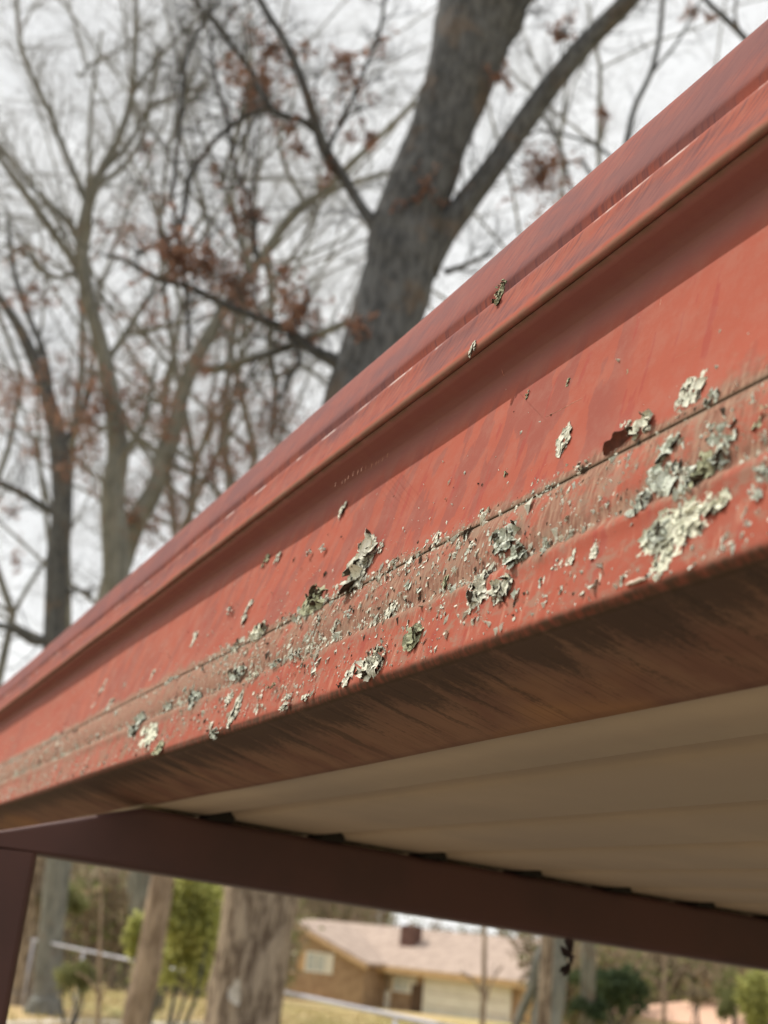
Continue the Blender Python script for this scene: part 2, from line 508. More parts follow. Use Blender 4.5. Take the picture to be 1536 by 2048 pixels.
def sweep(name, prof, y0, y1, ny, mat, wav=0.0006, thick=0.0007, vflip=False):
    ys = np.linspace(y0, y1, ny)
    V = []; UV = []; F = []
    n = len(prof)
    for j, y in enumerate(ys):
        for i, (t, o, v) in enumerate(prof):
            dv = wav * mnoise.noise(Vector((y * 2.1, v * 9, 0))) * 3 + wav * mnoise.noise(Vector((y * 9, v * 20, 4)))
            if -0.006 < v < 0.03:
                dv *= 0.5
            p = cs(t, o + (dv if v >= 0 else 0))
            if v < 0: p = p + E2 * dv
            V.append((p[0], y, p[1])); UV.append((y, v))
    for j in range(ny - 1):
        for i in range(n - 1):
            a = j * n + i
            F.append((a, a + 1, a + n + 1, a + n))
    o = mesh_obj(name, V, F, mat, carport, True, uv=UV)
    s = o.modifiers.new('thickness', 'SOLIDIFY'); s.thickness = thick; s.offset = -1.0
    return o

prof_low = [(0.006, -0.0645, -0.0715), (0.0015, -0.0655, -0.067), (0.0, -0.0648, -0.0648)]
prof_low += [(0, -x, -x) for x in (0.060, 0.052, 0.044, 0.036, 0.028, 0.020, 0.012, 0.0075)]
for k in range(1, 7):
    a = R(90 * k / 7)
    prof_low.append((0.005 * (1 - math.cos(a)), -0.005 * (1 - math.sin(a)), -0.0045 + 0.0095 * k / 7))
prof_low += [(t, o, t) for t, o in [(0.0055, 0), (0.010, 0.0001), (0.018, 0.0003), (0.025, 0.0006), (0.029, 0.0010), (0.0312, 0.0015), (0.0330, 0.0016),
             (0.0350, 0.0010), (0.0368, 0.0001), (0.0388, -0.0001), (0.0412, 0.0006), (0.045, 0.0015), (0.051, 0.0020), (0.057, 0.0019), (0.062, 0.0014),
             (0.0662, 0.0007), (0.0676, 0.0001)]]
prof_face = [(t, o, t) for t, o in [(0.0684, 0.0001), (0.0676, 0.0003), (0.0674, 0.0006), (0.0679, 0.0009), (0.0700, 0.0009), (0.074, 0.0006), (0.080, 0.0004), (0.090, 0.0), (0.100, 0), (0.110, 0),
             (0.120, 0), (0.130, 0), (0.140, 0), (0.150, 0), (0.160, 0)]]
prof_face += [(0.1652, 0.0, 0.1645), (0.1662, 0.0012, 0.166), (0.1664, 0.007, 0.171), (0.1662, 0.013, 0.177), (0.1660, 0.0182, 0.182)]
prof_up = [(0.1690, 0.0165, 0.180), (0.1664, 0.0186, 0.182), (0.1658, 0.0198, 0.1840), (0.1664, 0.0210, 0.1855), (0.1682, 0.0216, 0.1875), (0.172, 0.0215, 0.192), (0.178, 0.0213, 0.198), (0.184, 0.0211, 0.204), (0.1895, 0.0212, 0.2095),
           (0.1925, 0.0218, 0.2125), (0.1945, 0.0214, 0.2150), (0.1962, 0.0186, 0.2180), (0.1985, 0.0158, 0.2200), (0.2010, 0.0158, 0.2225), (0.2050, 0.0200, 0.2250), (0.208, 0.0206, 0.229), (0.214, 0.0205, 0.235),
           (0.222, 0.0202, 0.243), (0.230, 0.0198, 0.251), (0.238, 0.0194, 0.259), (0.2420, 0.0190, 0.2625), (0.2438, 0.0178, 0.2640), (0.2446, 0.0158, 0.2660), (0.2440, 0.0130, 0.2690),
           (0.2425, 0.004, 0.279), (0.2410, -0.02, 0.303), (0.240, -0.09, 0.373)]
Y0, Y1 = -1.75, 2.55
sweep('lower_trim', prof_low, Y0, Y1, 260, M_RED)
sweep('fascia_panel', prof_face, Y0, Y1, 160, M_RED)
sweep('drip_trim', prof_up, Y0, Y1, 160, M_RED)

# soffit sheet with ribs running along the eave
RIBS = []
def build_deck():
    rib_c = []
    for px in (430, 632, 832, 1027, 1215, 1400):
        d = ray(px, 1700); k = YB / d[1]
        rib_c.append(d[0] * k)
    sp = (rib_c[-1] - rib_c[0]) / 5
    x = rib_c[0]; prof = [(0.2845, 0.0)]
    while x < 3.5:
        prof += [(x - 0.013, 0), (x - 0.009, 0.003), (x - 0.006, 0.008), (x + 0.006, 0.008), (x + 0.009, 0.003), (x + 0.013, 0)]
        RIBS.append(x)
        xm = x + sp / 2
        x += sp
    prof.append((3.55, 0.0))
    ys = [Y0 + 0.02, -1.2, -0.6, 0, 0.4, 0.8, 1.05, 1.2, 1.6, 2.0, 2.3]
    V = []; F = []; n = len(prof)
    for j, y in enumerate(ys):
        for (px_, dz) in prof:
            V.append((px_, y, SOFF(px_) + dz + 0.0022 + 0.0008 * mnoise.noise(Vector((px_ * 3, y * 2, 0)))))
    for j in range(len(ys) - 1):
        for i in range(n - 1):
            a = j * n + i
            F.append((a, a + 1, a + n + 1, a + n))
    o = mesh_obj('soffit_panel', V, F, M_DECK, carport, True)
    s = o.modifiers.new('thickness', 'SOLIDIFY'); s.thickness = 0.0007; s.offset = -1
    b = MB()
    p = cs(0.237, -0.02)
    b.prism([(p[0], p[1]), (3.6, p[1] - 0.13), (3.6, p[1] - 0.128 + 0.001), (p[0], p[1] + 0.002)], Y0, Y1 - 0.02)
    b.build('roof_panel', M_ROOFTOP, carport)
    e = MB()
    e.prism([(3.56, SOFF(3.56) - 0.03), (3.60, SOFF(3.56) - 0.03), (3.60, p[1] - 0.13), (3.56, p[1] - 0.13)], Y0, Y1)
    e.build('far_trim', M_ROOFTOP, carport)
build_deck()

M_NOTCH = simple('dark_notch_fill', (0.02, 0.018, 0.016), (0.03, 0.026, 0.022), 30)
def tube_frame(y):
    # cross beam: 57 mm square tube with rounded corners
    V = MB()
    def sq(c0, c1, w, h):
        return None
    b = MB()
    h = 0.0545; r = 0.006
    prof = []
    for cx, cz, a0 in ((r, -h + r, 180), (0.057 - r, -h + r, 270), (0.057 - r, -r, 0), (r, -r, 90)):
        for k in range(4):
            a = R(a0 + 30 * k)
            prof.append((cx + r * math.cos(a), cz + r * math.sin(a)))
    n = len(prof)
    XS = (0.1395, 0.160, 0.196, 0.240, 0.283, 3.50)
    for x in XS:
        zt_ = min(SOFF(x) - 0.0015, EYE + 0.0555 + (x - 0.160) * 0.2935)      # bent corner falls towards the post
        zb_ = SOFF(x) - 0.0015 - h
        for (py_, pz) in prof:
            b.V.append((x, y + py_, zb_ + (pz + h) / h * (zt_ - zb_)))
    for k in range(len(XS) - 1):
        for i in range(n):
            j = (i + 1) % n
            b.F.append((k * n + i, k * n + j, (k + 1) * n + j, (k + 1) * n + i))
    b.F.append(tuple(range(n))[::-1]); b.F.append(tuple(range((len(XS) - 1) * n, len(XS) * n)))
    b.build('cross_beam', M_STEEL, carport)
    if y > 0:
        for rx in RIBS:
            q = MB()
            q.prism([(rx - .013, SOFF(rx) - .002), (rx + .012, SOFF(rx) - .0025), (rx + .009, SOFF(rx) + .0085), (rx - .008, SOFF(rx) + .0085)], y - .012, y + .03)  # dark plug added in the rib cavity, blocks light so the notch looks dark
            q.build('notch_dark_plug', M_NOTCH, carport)
    for x0 in (0.1395, 3.42):
        c = MB()
        zt = SOFF(x0 + 0.057) - 0.0015 - h
        prof2 = []
        for cx, cy, a0 in ((r, r, 180), (0.057 - r, r, 270), (0.057 - r, 0.057 - r, 0), (r, 0.057 - r, 90)):
            for k in range(4):
                a = R(a0 + 30 * k)
                prof2.append((x0 + cx + r * math.cos(a), y + cy + r * math.sin(a)))
        for z in (ground_z(x0, y) - 0.02, zt + 0.001):
            for p in prof2:
                c.V.append((p[0], p[1], z))
        for i in range(n):
            j = (i + 1) % n
            c.F.append((i, j, n + j, n + i))
        c.F.append(tuple(range(n))[::-1]); c.F.append(tuple(range(n, 2 * n)))
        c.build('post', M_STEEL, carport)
tube_frame(YB)
tube_frame(-1.6)

# pale scratches and rub marks in the paint
def on_face(px, py, o=0.0004, tmin=None):
    """point of the trim under a pixel; picks lower/face/upper part"""
    d = ray(px, py)
    def solve(off):
        # C + k d = B + t e - off g ;  solve in x,z
        A = np.array([[d[0], -E2[0]], [d[2], -E2[1]]])
        rhs = np.array([Bx, Bz - EYE]) - off * G2
        k, t = np.linalg.solve(A, rhs)
        return k, t
    k, t = solve(o)
    if t > 0.1655:
        k, t = solve(0.0210 + o)
        if t < 0.166:
            t = 0.166
    P = np.array([0, 0, EYE]) + d * k
    return P, t

def px_scale(P):
    a = np.array(PX(P)[:2])
    e = np.array(PX(P + E3 * 0.001)[:2]) - a
    y = np.array(PX(P + Y3 * 0.001)[:2]) - a
    return np.linalg.norm(e) * 1000, np.linalg.norm(y) * 1000

M_SCR = simple('bare_scratch', (0.70, 0.45, 0.33), (0.62, 0.36, 0.26), 300)
def scratch(pts, w):
    b = MB()
    P = [on_face(x, y, 0.0006)[0] for x, y in pts]
    fine = []
    for i in range(len(P) - 1):
        for k in range(5):
            q = P[i] + (P[i + 1] - P[i]) * k / 5
            fine.append(q + E3 * random.uniform(-.00025, .00025))
    fine.append(P[-1])
    n = len(fine)
    rr = [w * (0.25 + 0.75 * math.sin(math.pi * (i + .5) / n)) * random.uniform(.5, 1.1) for i in range(n)]
    b.tube(fine, rr, 4)
    b.build('scratch', M_SCR, carport)
scratch([(1092, 833), (1120, 820), (1150, 803), (1180, 790), (1204, 778)], 0.00020)
scratch([(1290, 745), (1340, 722), (1400, 690)], 0.00010)
scratch([(1322, 598), (1318, 625)], 0.00015)
scratch([(1003, 740), (1008, 752)], 0.00016)
for i in range(13):
    t = i / 12
    x = 672 + 102 * t + random.uniform(-3, 3); y = 975 - 58 * t + random.uniform(-3, 3)
    scratch([(x, y), (x + 2, y - random.uniform(6, 12))], 0.00012)

# ------------------------------------------------------------------ lichens
def lichen_mat(name, c1, c2, c3):
    m = NT(name)
    f = m.noise(m.coord('Object'), 260, 5, 0.65)
    g = m.noise(m.coord('Object'), 1100, 3, 0.6)
    c = m.mix(m.sstep(f, .38, .62), c1, c2)
    c = m.mix(m.sstep(g, .58, .68, 0, .65), c, c3)
    m.bump(m.math('ADD', g, f), 0.5, 0.00035)
    return m.out(c, 0.9, 0.15)
M_LP = lichen_mat('pale_lichen', (0.80, 0.78, 0.66), (0.62, 0.63, 0.52), (0.36, 0.34, 0.25))
M_LG = lichen_mat('grey_green_lichen', (0.68, 0.71, 0.62), (0.50, 0.54, 0.45), (0.28, 0.28, 0.21))
M_LC = lichen_mat('cream_lichen', (0.80, 0.79, 0.64), (0.66, 0.68, 0.54), (0.42, 0.42, 0.30))
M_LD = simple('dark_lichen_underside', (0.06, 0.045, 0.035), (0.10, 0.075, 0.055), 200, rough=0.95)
M_LV = lichen_mat('olive_lichen', (0.46, 0.47, 0.32), (0.34, 0.35, 0.22), (0.62, 0.62, 0.46))

def lobe(b, c, ax, ay, nrm, ra, rb, curl, cup, thick, seed, nr=4, na=14, mi_top=0, mi_bot=1, ruff=0.25, lobes=4):
    """a ruffled, upturned plate; closed shell (top and underside)"""
    base = len(b.V)
    fr = []
    ph = random.uniform(0, 6.28)
    for side in (0, 1):
        for i in range(nr + 1):
            rr = i / nr
            for k in range(na):
                a = 2 * math.pi * k / na
                s = 1 + ruff * math.sin(lobes * a + ph) * rr + 0.35 * ruff * mnoise.noise(Vector((math.cos(a) * 2.5 + seed, math.sin(a) * 2.5, seed)))* 3 * rr
                x = ra * rr * s * math.cos(a); y = rb * rr * s * math.sin(a)
                h = cup * rr ** 2.2 * (1 + 0.7 * math.sin(2 * a + ph * 1.7)) + curl * (rr ** 2) * math.cos(a - ph)
                h += 0.20 * min(ra, rb) * mnoise.noise(Vector((x / max(ra, rb) * 7 + seed, y / max(ra, rb) * 7, seed)))
                h += 0.16 * min(ra, rb) * mnoise.noise(Vector((x / max(ra, rb) * 3 + seed, y / max(ra, rb) * 3, seed * 1.3)))
                if side: h -= thick * (1 - 0.8 * rr ** 4)
                b.V.append(c + ax * x + ay * y + nrm * h)
    st = (nr + 1) * na
    for side in (0, 1):
        o = base + side * st
        for i in range(nr):
            for k in range(na):
                k2 = (k + 1) % na
                f = (o + i * na + k, o + i * na + k2, o + (i + 1) * na + k2, o + (i + 1) * na + k)
                b.F.append(f if side else f[::-1]); b.mi.append(mi_bot if side else mi_top)
    for k in range(na):
        k2 = (k + 1) % na
        b.F.append((base + nr * na + k, base + nr * na + k2, base + st + nr * na + k2, base + st + nr * na + k)); b.mi.append(mi_top)

LICH = []
def lichen(px, py, w, h, label, style='foliose', mat=None, ang=0.0, n=None, lift=1.0, dark=False):
    """w,h: width and height in photograph pixels; ang tilts the long axis on the face"""
    P, t = on_face(px, py, 0.0003)
    se, sy = px_scale(P)
    he, wy = 1.36 * h / se / 2, 1.36 * w / sy / 2
    wy = min(wy, he * 3.2) if h > w * 0.8 else wy
    ca, sa = math.cos(ang), math.sin(ang)
    A = -Y3 * ca + E3 * sa
    Bv = E3 * ca + Y3 * sa
    b = MB()
    big = max(he, wy); small = min(he, wy)
    seed = px * 0.13 + py * 0.07
    if style in ('crust', 'mixed'):
        nb = int(3.4 * (n or max(5, int(4 + 7 * big / 0.006))))
        for i in range(nb):
            rr = math.sqrt(random.random()) * 0.8; a = random.uniform(0, 6.28)
            c = P + A * (wy * rr * math.cos(a)) + Bv * (he * rr * math.sin(a)) + N3 * (0.0002 + 0.0010 * random.random() * (1 - rr * .6))
            rad = random.uniform(0.09, 0.25)
            lobe(b, c, A, Bv, N3, max(wy * rad, small * 0.16), max(he * rad * 1.25, small * 0.18), random.uniform(-.1, .2) * small * 0.3, random.uniform(-.45, .25) * small * 0.3 * lift, min(0.0009, small * 0.5), seed + i, 3, 13, 0, 1, 0.24, random.choice((5, 6, 7)))
    if style in ('foliose', 'mixed'):
        nb = int(4.2 * (n or max(4, int(3 + 5 * big / 0.005))))
        for i in range(nb):
            rr = math.sqrt(random.random()) * 0.85; a = random.uniform(0, 6.28)
            c = P + A * (wy * rr * math.cos(a)) + Bv * (he * rr * math.sin(a)) + N3 * (0.0004 + random.random() * 0.0022 * lift)
            rad = random.uniform(0.16, 0.36) * small
            tilt = Vector((random.gauss(0, .6), random.gauss(0, .6), 1)).normalized()
            nn = N3 * tilt.z + A * tilt.x + Bv * tilt.y
            ax = A - nn * (A @ nn); ax /= np.linalg.norm(ax)
            ay = np.cross(nn, ax)
            lobe(b, c, ax, ay, nn, rad * random.uniform(.8, 1.3), rad * random.uniform(.8, 1.5), random.uniform(-.1, .25) * rad * lift, (random.uniform(-.65, -.1) if random.random() < .75 else random.uniform(.1, .5)) * rad, rad * 0.16, seed + i, 4, 14, 0, 1, 0.20, random.choice((3, 4, 5)))
    mt = mat or M_LP
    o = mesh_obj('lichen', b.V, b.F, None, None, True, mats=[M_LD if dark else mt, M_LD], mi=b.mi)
    tag(o, label, 'lichen', 'lichens growing on the red trim')
    LICH.append((px, py))
    return o

FOL, CR, MX = 'foliose', 'crust', 'mixed'
# the big colony near the right edge
lichen(1370, 1042, 150, 100, 'largest cream lichen rosette, its fuzzy body on the lower trim by the right edge', CR, M_LC, ang=0.10, n=34)
lichen(1325, 1072, 42, 46, 'rounded grey-green lobe at the lower left end of the largest cream lichen', FOL, M_LG, n=6)
lichen(1425, 990, 46, 40, 'pale knob at the upper right end of the largest cream lichen', CR, M_LC, n=8)
lichen(1345, 935, 56, 92, 'upright grey-green curled lichen standing just above the largest cream lichen', FOL, M_LG, n=15)
lichen(1380, 975, 34, 74, 'narrow grey-green lichen ribbon running down into the largest cream lichen', FOL, M_LG, n=7)
lichen(1327, 962, 30, 36, 'small ruffled lichen left of the upright curled one', FOL, M_LP, n=5)
lichen(1282, 1020, 34, 56, 'small green-grey lobed lichen left of the largest cream lichen', FOL, M_LG, n=6)
lichen(1414, 938, 40, 56, 'olive-grey lichen tuft between the two-lobed lichen and the largest one', MX, M_LV, n=8)
lichen(1458, 880, 44, 92, 'tall grey two-lobed lichen below the seam near the right edge', FOL, M_LG, n=11)
lichen(1428, 870, 24, 42, 'short left lobe beside the tall grey two-lobed lichen', FOL, M_LG, n=5)
lichen(1382, 795, 62, 74, 'triangular crumbly cream lichen sitting on the seam at upper right', CR, M_LP, ang=0.15, n=18)
lichen(1428, 800, 30, 28, 'little grey knobs on the right foot of the triangular lichen', FOL, M_LG, n=5)
lichen(1530, 835, 34, 60, 'blurred cream-green lichen cut by the right edge of the photo, upper one', FOL, M_LV, n=8)
lichen(1530, 960, 28, 70, 'blurred grey lichen cut by the right edge of the photo, lower one', FOL, M_LG, n=7)
lichen(1290, 860, 40, 42, 'shell-shaped cream lichen standing on the seam beside a brown leaf', FOL, M_LC, n=6, lift=1.6)
lichen(1257, 855, 16, 16, 'small white flake above the brown curled leaf', FOL, M_LP, n=3)
lichen(1128, 882, 28, 58, 'oval cream lichen alone on the clean sunlit face above the seam', CR, M_LP, ang=-0.05, n=12)
lichen(1170, 937, 28, 18, 'small white shell-like lichen on the seam with dark gap under it', FOL, M_LP, n=4, lift=1.8)
lichen(1325, 1125, 34, 62, 'cream-green elongated lichen hanging below the largest one', CR, M_LC, ang=-0.1, n=10)
lichen(1197, 1092, 26, 44, 'white lichen streak third from left in the row under the bead, with dark base', CR, M_LP, n=8)
lichen(1150, 1110, 24, 42, 'white feathery lichen, middle of the row of three under the bead', CR, M_LP, n=8)
lichen(1120, 1126, 26, 28, 'white feathery lichen, left of the row of three under the bead', CR, M_LP, n=7)
lichen(1146, 1064, 12, 12, 'single white round knob in the dark valley above the row of three', FOL, M_LP, n=3)
lichen(1012, 1085, 50, 46, 'grey curled lichen cluster on the bulge below the seam, upper half', FOL, M_LG, n=10, lift=1.4)
lichen(1036, 1118, 34, 40, 'grey curled lichen cluster on the bulge, lower half casting dark shadow', FOL, M_LG, n=8, lift=1.4)
lichen(1006, 1182, 38, 46, 'white crinkled ring-shaped lichen under the grey curled cluster', FOL, M_LP, n=9)
lichen(962, 1180, 32, 54, 'white crinkled elongated lichen left of the ring-shaped one', FOL, M_LP, n=9)
lichen(944, 1212, 10, 28, 'thin white tail below the crinkled elongated lichen', CR, M_LP, n=4)
lichen(1448, 1088, 12, 30, 'slender pale flake right of the elongated cream-green lichen', CR, M_LP, n=4)
lichen(724, 1128, 36, 86, 'tall layered bark-like cream lichen standing on the seam at centre', MX, M_LP, ang=-0.05, n=12)
lichen(630, 1205, 40, 48, 'green-cream bushy lichen on the seam left of the tall layered one', FOL, M_LV, n=8)
lichen(762, 1095, 10, 20, 'small pale flake right of the tall layered lichen', CR, M_LP, n=3)
lichen(874, 1082, 16, 36, 'narrow cream lichen upright above the seam right of centre', CR, M_LP, n=6)
lichen(740, 1338, 40, 42, 'crinkled white-green lichen cluster just above the bottom bend at centre', FOL, M_LP, n=10)
lichen(764, 1316, 20, 24, 'bright white ball-like lichen at the top of the cluster by the bend', FOL, M_LC, n=4, lift=1.6)
lichen(770, 1297, 14, 16, 'tiny grey cup above the bright white ball-like lichen', FOL, M_LG, n=3, lift=1.6)
lichen(698, 1350, 16, 42, 'cream forked lichen left of the crinkled cluster by the bend', CR, M_LP, n=7)
lichen(786, 1212, 18, 48, 'white jagged upright lichen in the middle of the dirty bulge', CR, M_LP, n=7)
lichen(826, 1278, 26, 46, 'olive and white lichen tuft right of the crinkled cluster', MX, M_LV, n=6)
lichen(847, 1143, 14, 30, 'pale green slim lichen right under the seam', CR, M_LV, n=5)
lichen(895, 1158, 12, 32, 'thin olive lichen on the bulge right of centre', CR, M_LV, n=5)
lichen(888, 1205, 18, 30, 'slanting white lichen sliver on the bead right of centre', CR, M_LP, ang=-0.3, n=5)
lichen(670, 1255, 10, 30, 'slim white lichen on the bulge left of centre', CR, M_LP, n=5)
lichen(703, 1228, 14, 18, 'small grey cupped lichen on the bulge left of the jagged one', FOL, M_LG, n=4)
lichen(742, 1222, 12, 26, 'thin cream lichen between the grey cup and the jagged one', CR, M_LP, n=4)
lichen(495, 1222, 11, 44, 'tall narrow cream lichen above the seam on the left half', CR, M_LP, n=7)
lichen(462, 1222, 12, 14, 'small grey star-shaped lichen left of the tall narrow one', FOL, M_LG, n=4)
lichen(520, 1265, 22, 30, 'cream lichen standing on the seam on the left half', FOL, M_LC, n=6, lift=1.3)
lichen(478, 1298, 24, 9, 'flat white lichen lying along the seam, left half', FOL, M_LC, n=5)
lichen(480, 1345, 26, 26, 'grey lichen nodules in the valley on the left half', FOL, M_LG, n=7)
lichen(507, 1352, 20, 16, 'white round lichen next to the grey nodules in the valley', FOL, M_LC, n=5)
lichen(555, 1330, 16, 16, 'dark grey nodule in the valley, alone right of the white round one', FOL, M_LG, n=5)
lichen(596, 1312, 26, 16, 'row of small grey nodules in the valley left of centre', FOL, M_LG, n=6)
lichen(392, 1398, 20, 30, 'dark curled lichen in the valley with a yellow-green foot', FOL, M_LG, n=7, dark=False)
lichen(340, 1412, 14, 18, 'grey cup-shaped lichen in the valley, left part', FOL, M_LG, n=5)
lichen(298, 1468, 32, 52, 'cream lichen fan above the bottom bend on the left', CR, M_LC, ang=-0.1, n=12)
lichen(276, 1452, 20, 40, 'dark grey lichen clump beside the cream fan on the left', FOL, M_LG, n=8)
lichen(316, 1498, 18, 26, 'yellowish lichen tip under the cream fan by the bend', CR, M_LV, n=6)
lichen(472, 1418, 12, 60, 'long thin white lichen trail running down to the bend', CR, M_LP, n=10)
lichen(458, 1398, 14, 26, 'short white lichen left of the long thin trail', CR, M_LP, n=6)
lichen(572, 1410, 16, 26, 'white and black lichen knob on the bottom bend, left of centre', FOL, M_LP, n=5)
lichen(548, 1374, 10, 12, 'small green-white lichen above the knob on the bend', FOL, M_LV, n=4)
lichen(434, 1465, 18, 22, 'pale grey lichen right on the bend, left half', FOL, M_LG, n=5)
lichen(388, 1278, 9, 30, 'slim beige lichen on the clean face, left half', CR, M_LP, n=5)
lichen(305, 1350, 7, 20, 'short beige flake on the clean face, far left', CR, M_LP, n=4)
lichen(206, 1376, 8, 34, 'thin blurred lichen on the clean face at far left', CR, M_LP, n=5)
lichen(219, 1412, 16, 34, 'pointed blurred cream lichen standing on the seam at far left', CR, M_LP, n=6)
lichen(345, 1362, 34, 12, 'grey lichen crust lying along the seam at left', FOL, M_LG, n=7)
lichen(188, 1410, 9, 14, 'small cream grain on the seam beside the pointed blurred lichen', CR, M_LP, n=3)
lichen(685, 1020, 12, 32, 'small pale lichen inside the shadow edge above centre', CR, M_LP, n=5)
lichen(555, 1118, 9, 24, 'small blurred lichen under the shadow edge, right of a pair', CR, M_LP, n=4)
lichen(532, 1122, 9, 28, 'small blurred lichen under the shadow edge, left of a pair', CR, M_LV, n=4)
lichen(648, 1098, 8, 14, 'small grey speck lichen left above the tall layered one', FOL, M_LG, n=3)
lichen(620, 1108, 8, 12, 'tiny grey-white lichen left of the small grey speck', FOL, M_LG, n=3)
lichen(945, 697, 12, 26, 'small white lichen at the lower edge of the upper trim', CR, M_LP, n=5)
lichen(1003, 585, 14, 42, 'green-white lichen tuft in the crease of the upper trim', MX, M_LV, n=6)
lichen(1138, 765, 7, 15, 'olive grain on the sunlit face just below the shadow', CR, M_LV, n=3)
lichen(1258, 743, 7, 10, 'olive grain on the sunlit face, right of the first', CR, M_LV, n=3)
lichen(1056, 790, 6, 16, 'slim olive flake at the shadow edge right of centre', CR, M_LV, n=3)
lichen(1012, 948, 7, 12, 'single olive grain on the clean face right of centre', CR, M_LV, n=3)
lichen(965, 1027, 12, 18, 'small cream lichen above the seam right of centre', CR, M_LP, n=4)
lichen(1100, 975, 18, 12, 'small grey-cream lichen on the seam between centre and right', FOL, M_LG, n=4)
lichen(918, 1105, 14, 26, 'pale curled flake right below the seam, left of the grey cluster', FOL, M_LP, n=4)
lichen(952, 1092, 12, 18, 'small white curled flake closest to the grey curled cluster', FOL, M_LP, n=4)
lichen(1094, 1098, 14, 30, 'grey-green slim lichen between the grey cluster and the row of three', FOL, M_LG, n=4)
lichen(610, 1395, 12, 16, 'small cream lichen between the forked one and the knob on the bend', CR, M_LP, n=4)
lichen(1525, 1215, 5, 6, 'tiny blurred pale dot low on the trim at the right edge', CR, M_LP, n=2) if False else None

# crumbs and powdery specks, far too many to count
def crumbs():
    for (name, mat, N, seed) in (('lichen_crumbs', M_LP, 4600, 3), ('grey_lichen_crumbs', M_LG, 2400, 5), ('dark_dirt_grains', M_LD, 2000, 9)):
        rg = np.random.default_rng(seed)
        b = MB()
        cnt = 0
        while cnt < N:
            y = rg.uniform(0.18, 1.0) ** 1 * 2.3
            y = 0.2 + (rg.random() ** 1.5) * 1.9
            q = rg.random()
            if q < 0.38: t = rg.uniform(0.034, 0.069)
            elif q < 0.54: t = rg.normal(0.0375, 0.0025)
            elif q < 0.70: t = rg.normal(0.0705, 0.0022)
            elif q < 0.93: t = rg.uniform(0.004, 0.034)
            else: t = 0.072 + abs(rg.normal(0, 0.03))
            if t > 0.16 or t < 0.003: continue
            dens = 0.5 + 1.2 * mnoise.noise(Vector((y * 22, t * 60, seed)))
            if rg.random() > dens: continue
            cnt += 1
            o = 0.0003 + (0.0014 if 0.042 < t < 0.064 else 0.0)
            p = cs(t, o); c = np.array([p[0], y, p[1]])
            s = rg.lognormal(-8.0, 0.6)
            if t > 0.074: s *= 0.8
            s = min(s, 0.0017)
            l = s * rg.uniform(1.0, 3.2)
            i0 = len(b.V)
            tilt = rg.normal(0, 0.25)
            up = E3 + Y3 * tilt
            for v in ((up, l), (-up, l), (Y3, s), (-Y3, s), (N3, s * rg.uniform(.8, 1.8)), (-N3, s * .3)):
                b.V.append(c + v[0] * v[1] * rg.uniform(.6, 1.2) + rg.normal(0, s * .25, 3))
            for f in ((0, 2, 4), (2, 1, 4), (1, 3, 4), (3, 0, 4), (2, 0, 5), (1, 2, 5), (3, 1, 5), (0, 3, 5)):
                b.F.append(tuple(i0 + k for k in f))
        o = b.build(name, mat, None, False, kind='stuff')
        o['label'] = {'lichen_crumbs': 'pale lichen crumbs scattered over the dirty lower trim', 'grey_lichen_crumbs': 'grey-green lichen crumbs scattered over the lower trim',
                      'dark_dirt_grains': 'dark grains of dirt stuck to the lower trim'}[name]
        o['category'] = {'lichen_crumbs': 'lichen', 'grey_lichen_crumbs': 'lichen', 'dark_dirt_grains': 'dirt'}[name]
crumbs()

def flakes():
    rg = np.random.default_rng(31)
    for name, mats, N in (('lichen_flakes', M_LP, 680), ('grey_lichen_flakes', M_LG, 520)):
        b = MB(); cnt = 0
        while cnt < N:
            y = 0.24 + (rg.random() ** 1.3) * 1.5
            q = rg.random()
            t = rg.uniform(0.006, 0.070) if q < .62 else (rg.normal(0.037, 0.003) if q < .84 else rg.normal(0.0705, 0.002))
            if not 0.004 < t < 0.08: continue
            if rg.random() > 0.55 + 1.3 * mnoise.noise(Vector((y * 14, t * 40, 50))): continue
            cnt += 1
            p = cs(t, 0.0008 + (0.0012 if 0.042 < t < 0.064 else 0.0)); c = np.array([p[0], y, p[1]])
            s_ = min(rg.lognormal(-6.98, 0.42), 0.0025)
            for k in range(int(rg.integers(1, 4))):
                nn = N3 + rg.normal(0, .35, 3); nn /= np.linalg.norm(nn)
                ax = Y3 - nn * nn[1]; ax /= np.linalg.norm(ax); ay = np.cross(nn, ax)
                lobe(b, c + E3 * rg.normal(0, s_ * 1.1) + Y3 * rg.normal(0, s_ * .5), ax, ay, nn, s_ * rg.uniform(.35, .8), s_ * rg.uniform(.6, 1.4), 0.1 * s_, rg.uniform(-.4, .3) * s_, s_ * .25, float(rg.uniform(0, 99)), 2, 9, 0, 0, .25, 4)
        o = b.build(name, mats, None, True, kind='stuff')
        o['label'] = 'small pale crusty flakes dotted along the dirty lower trim' if mats is M_LP else 'small grey-green flakes dotted along the dirty lower trim'
        o['category'] = 'lichen'
flakes()

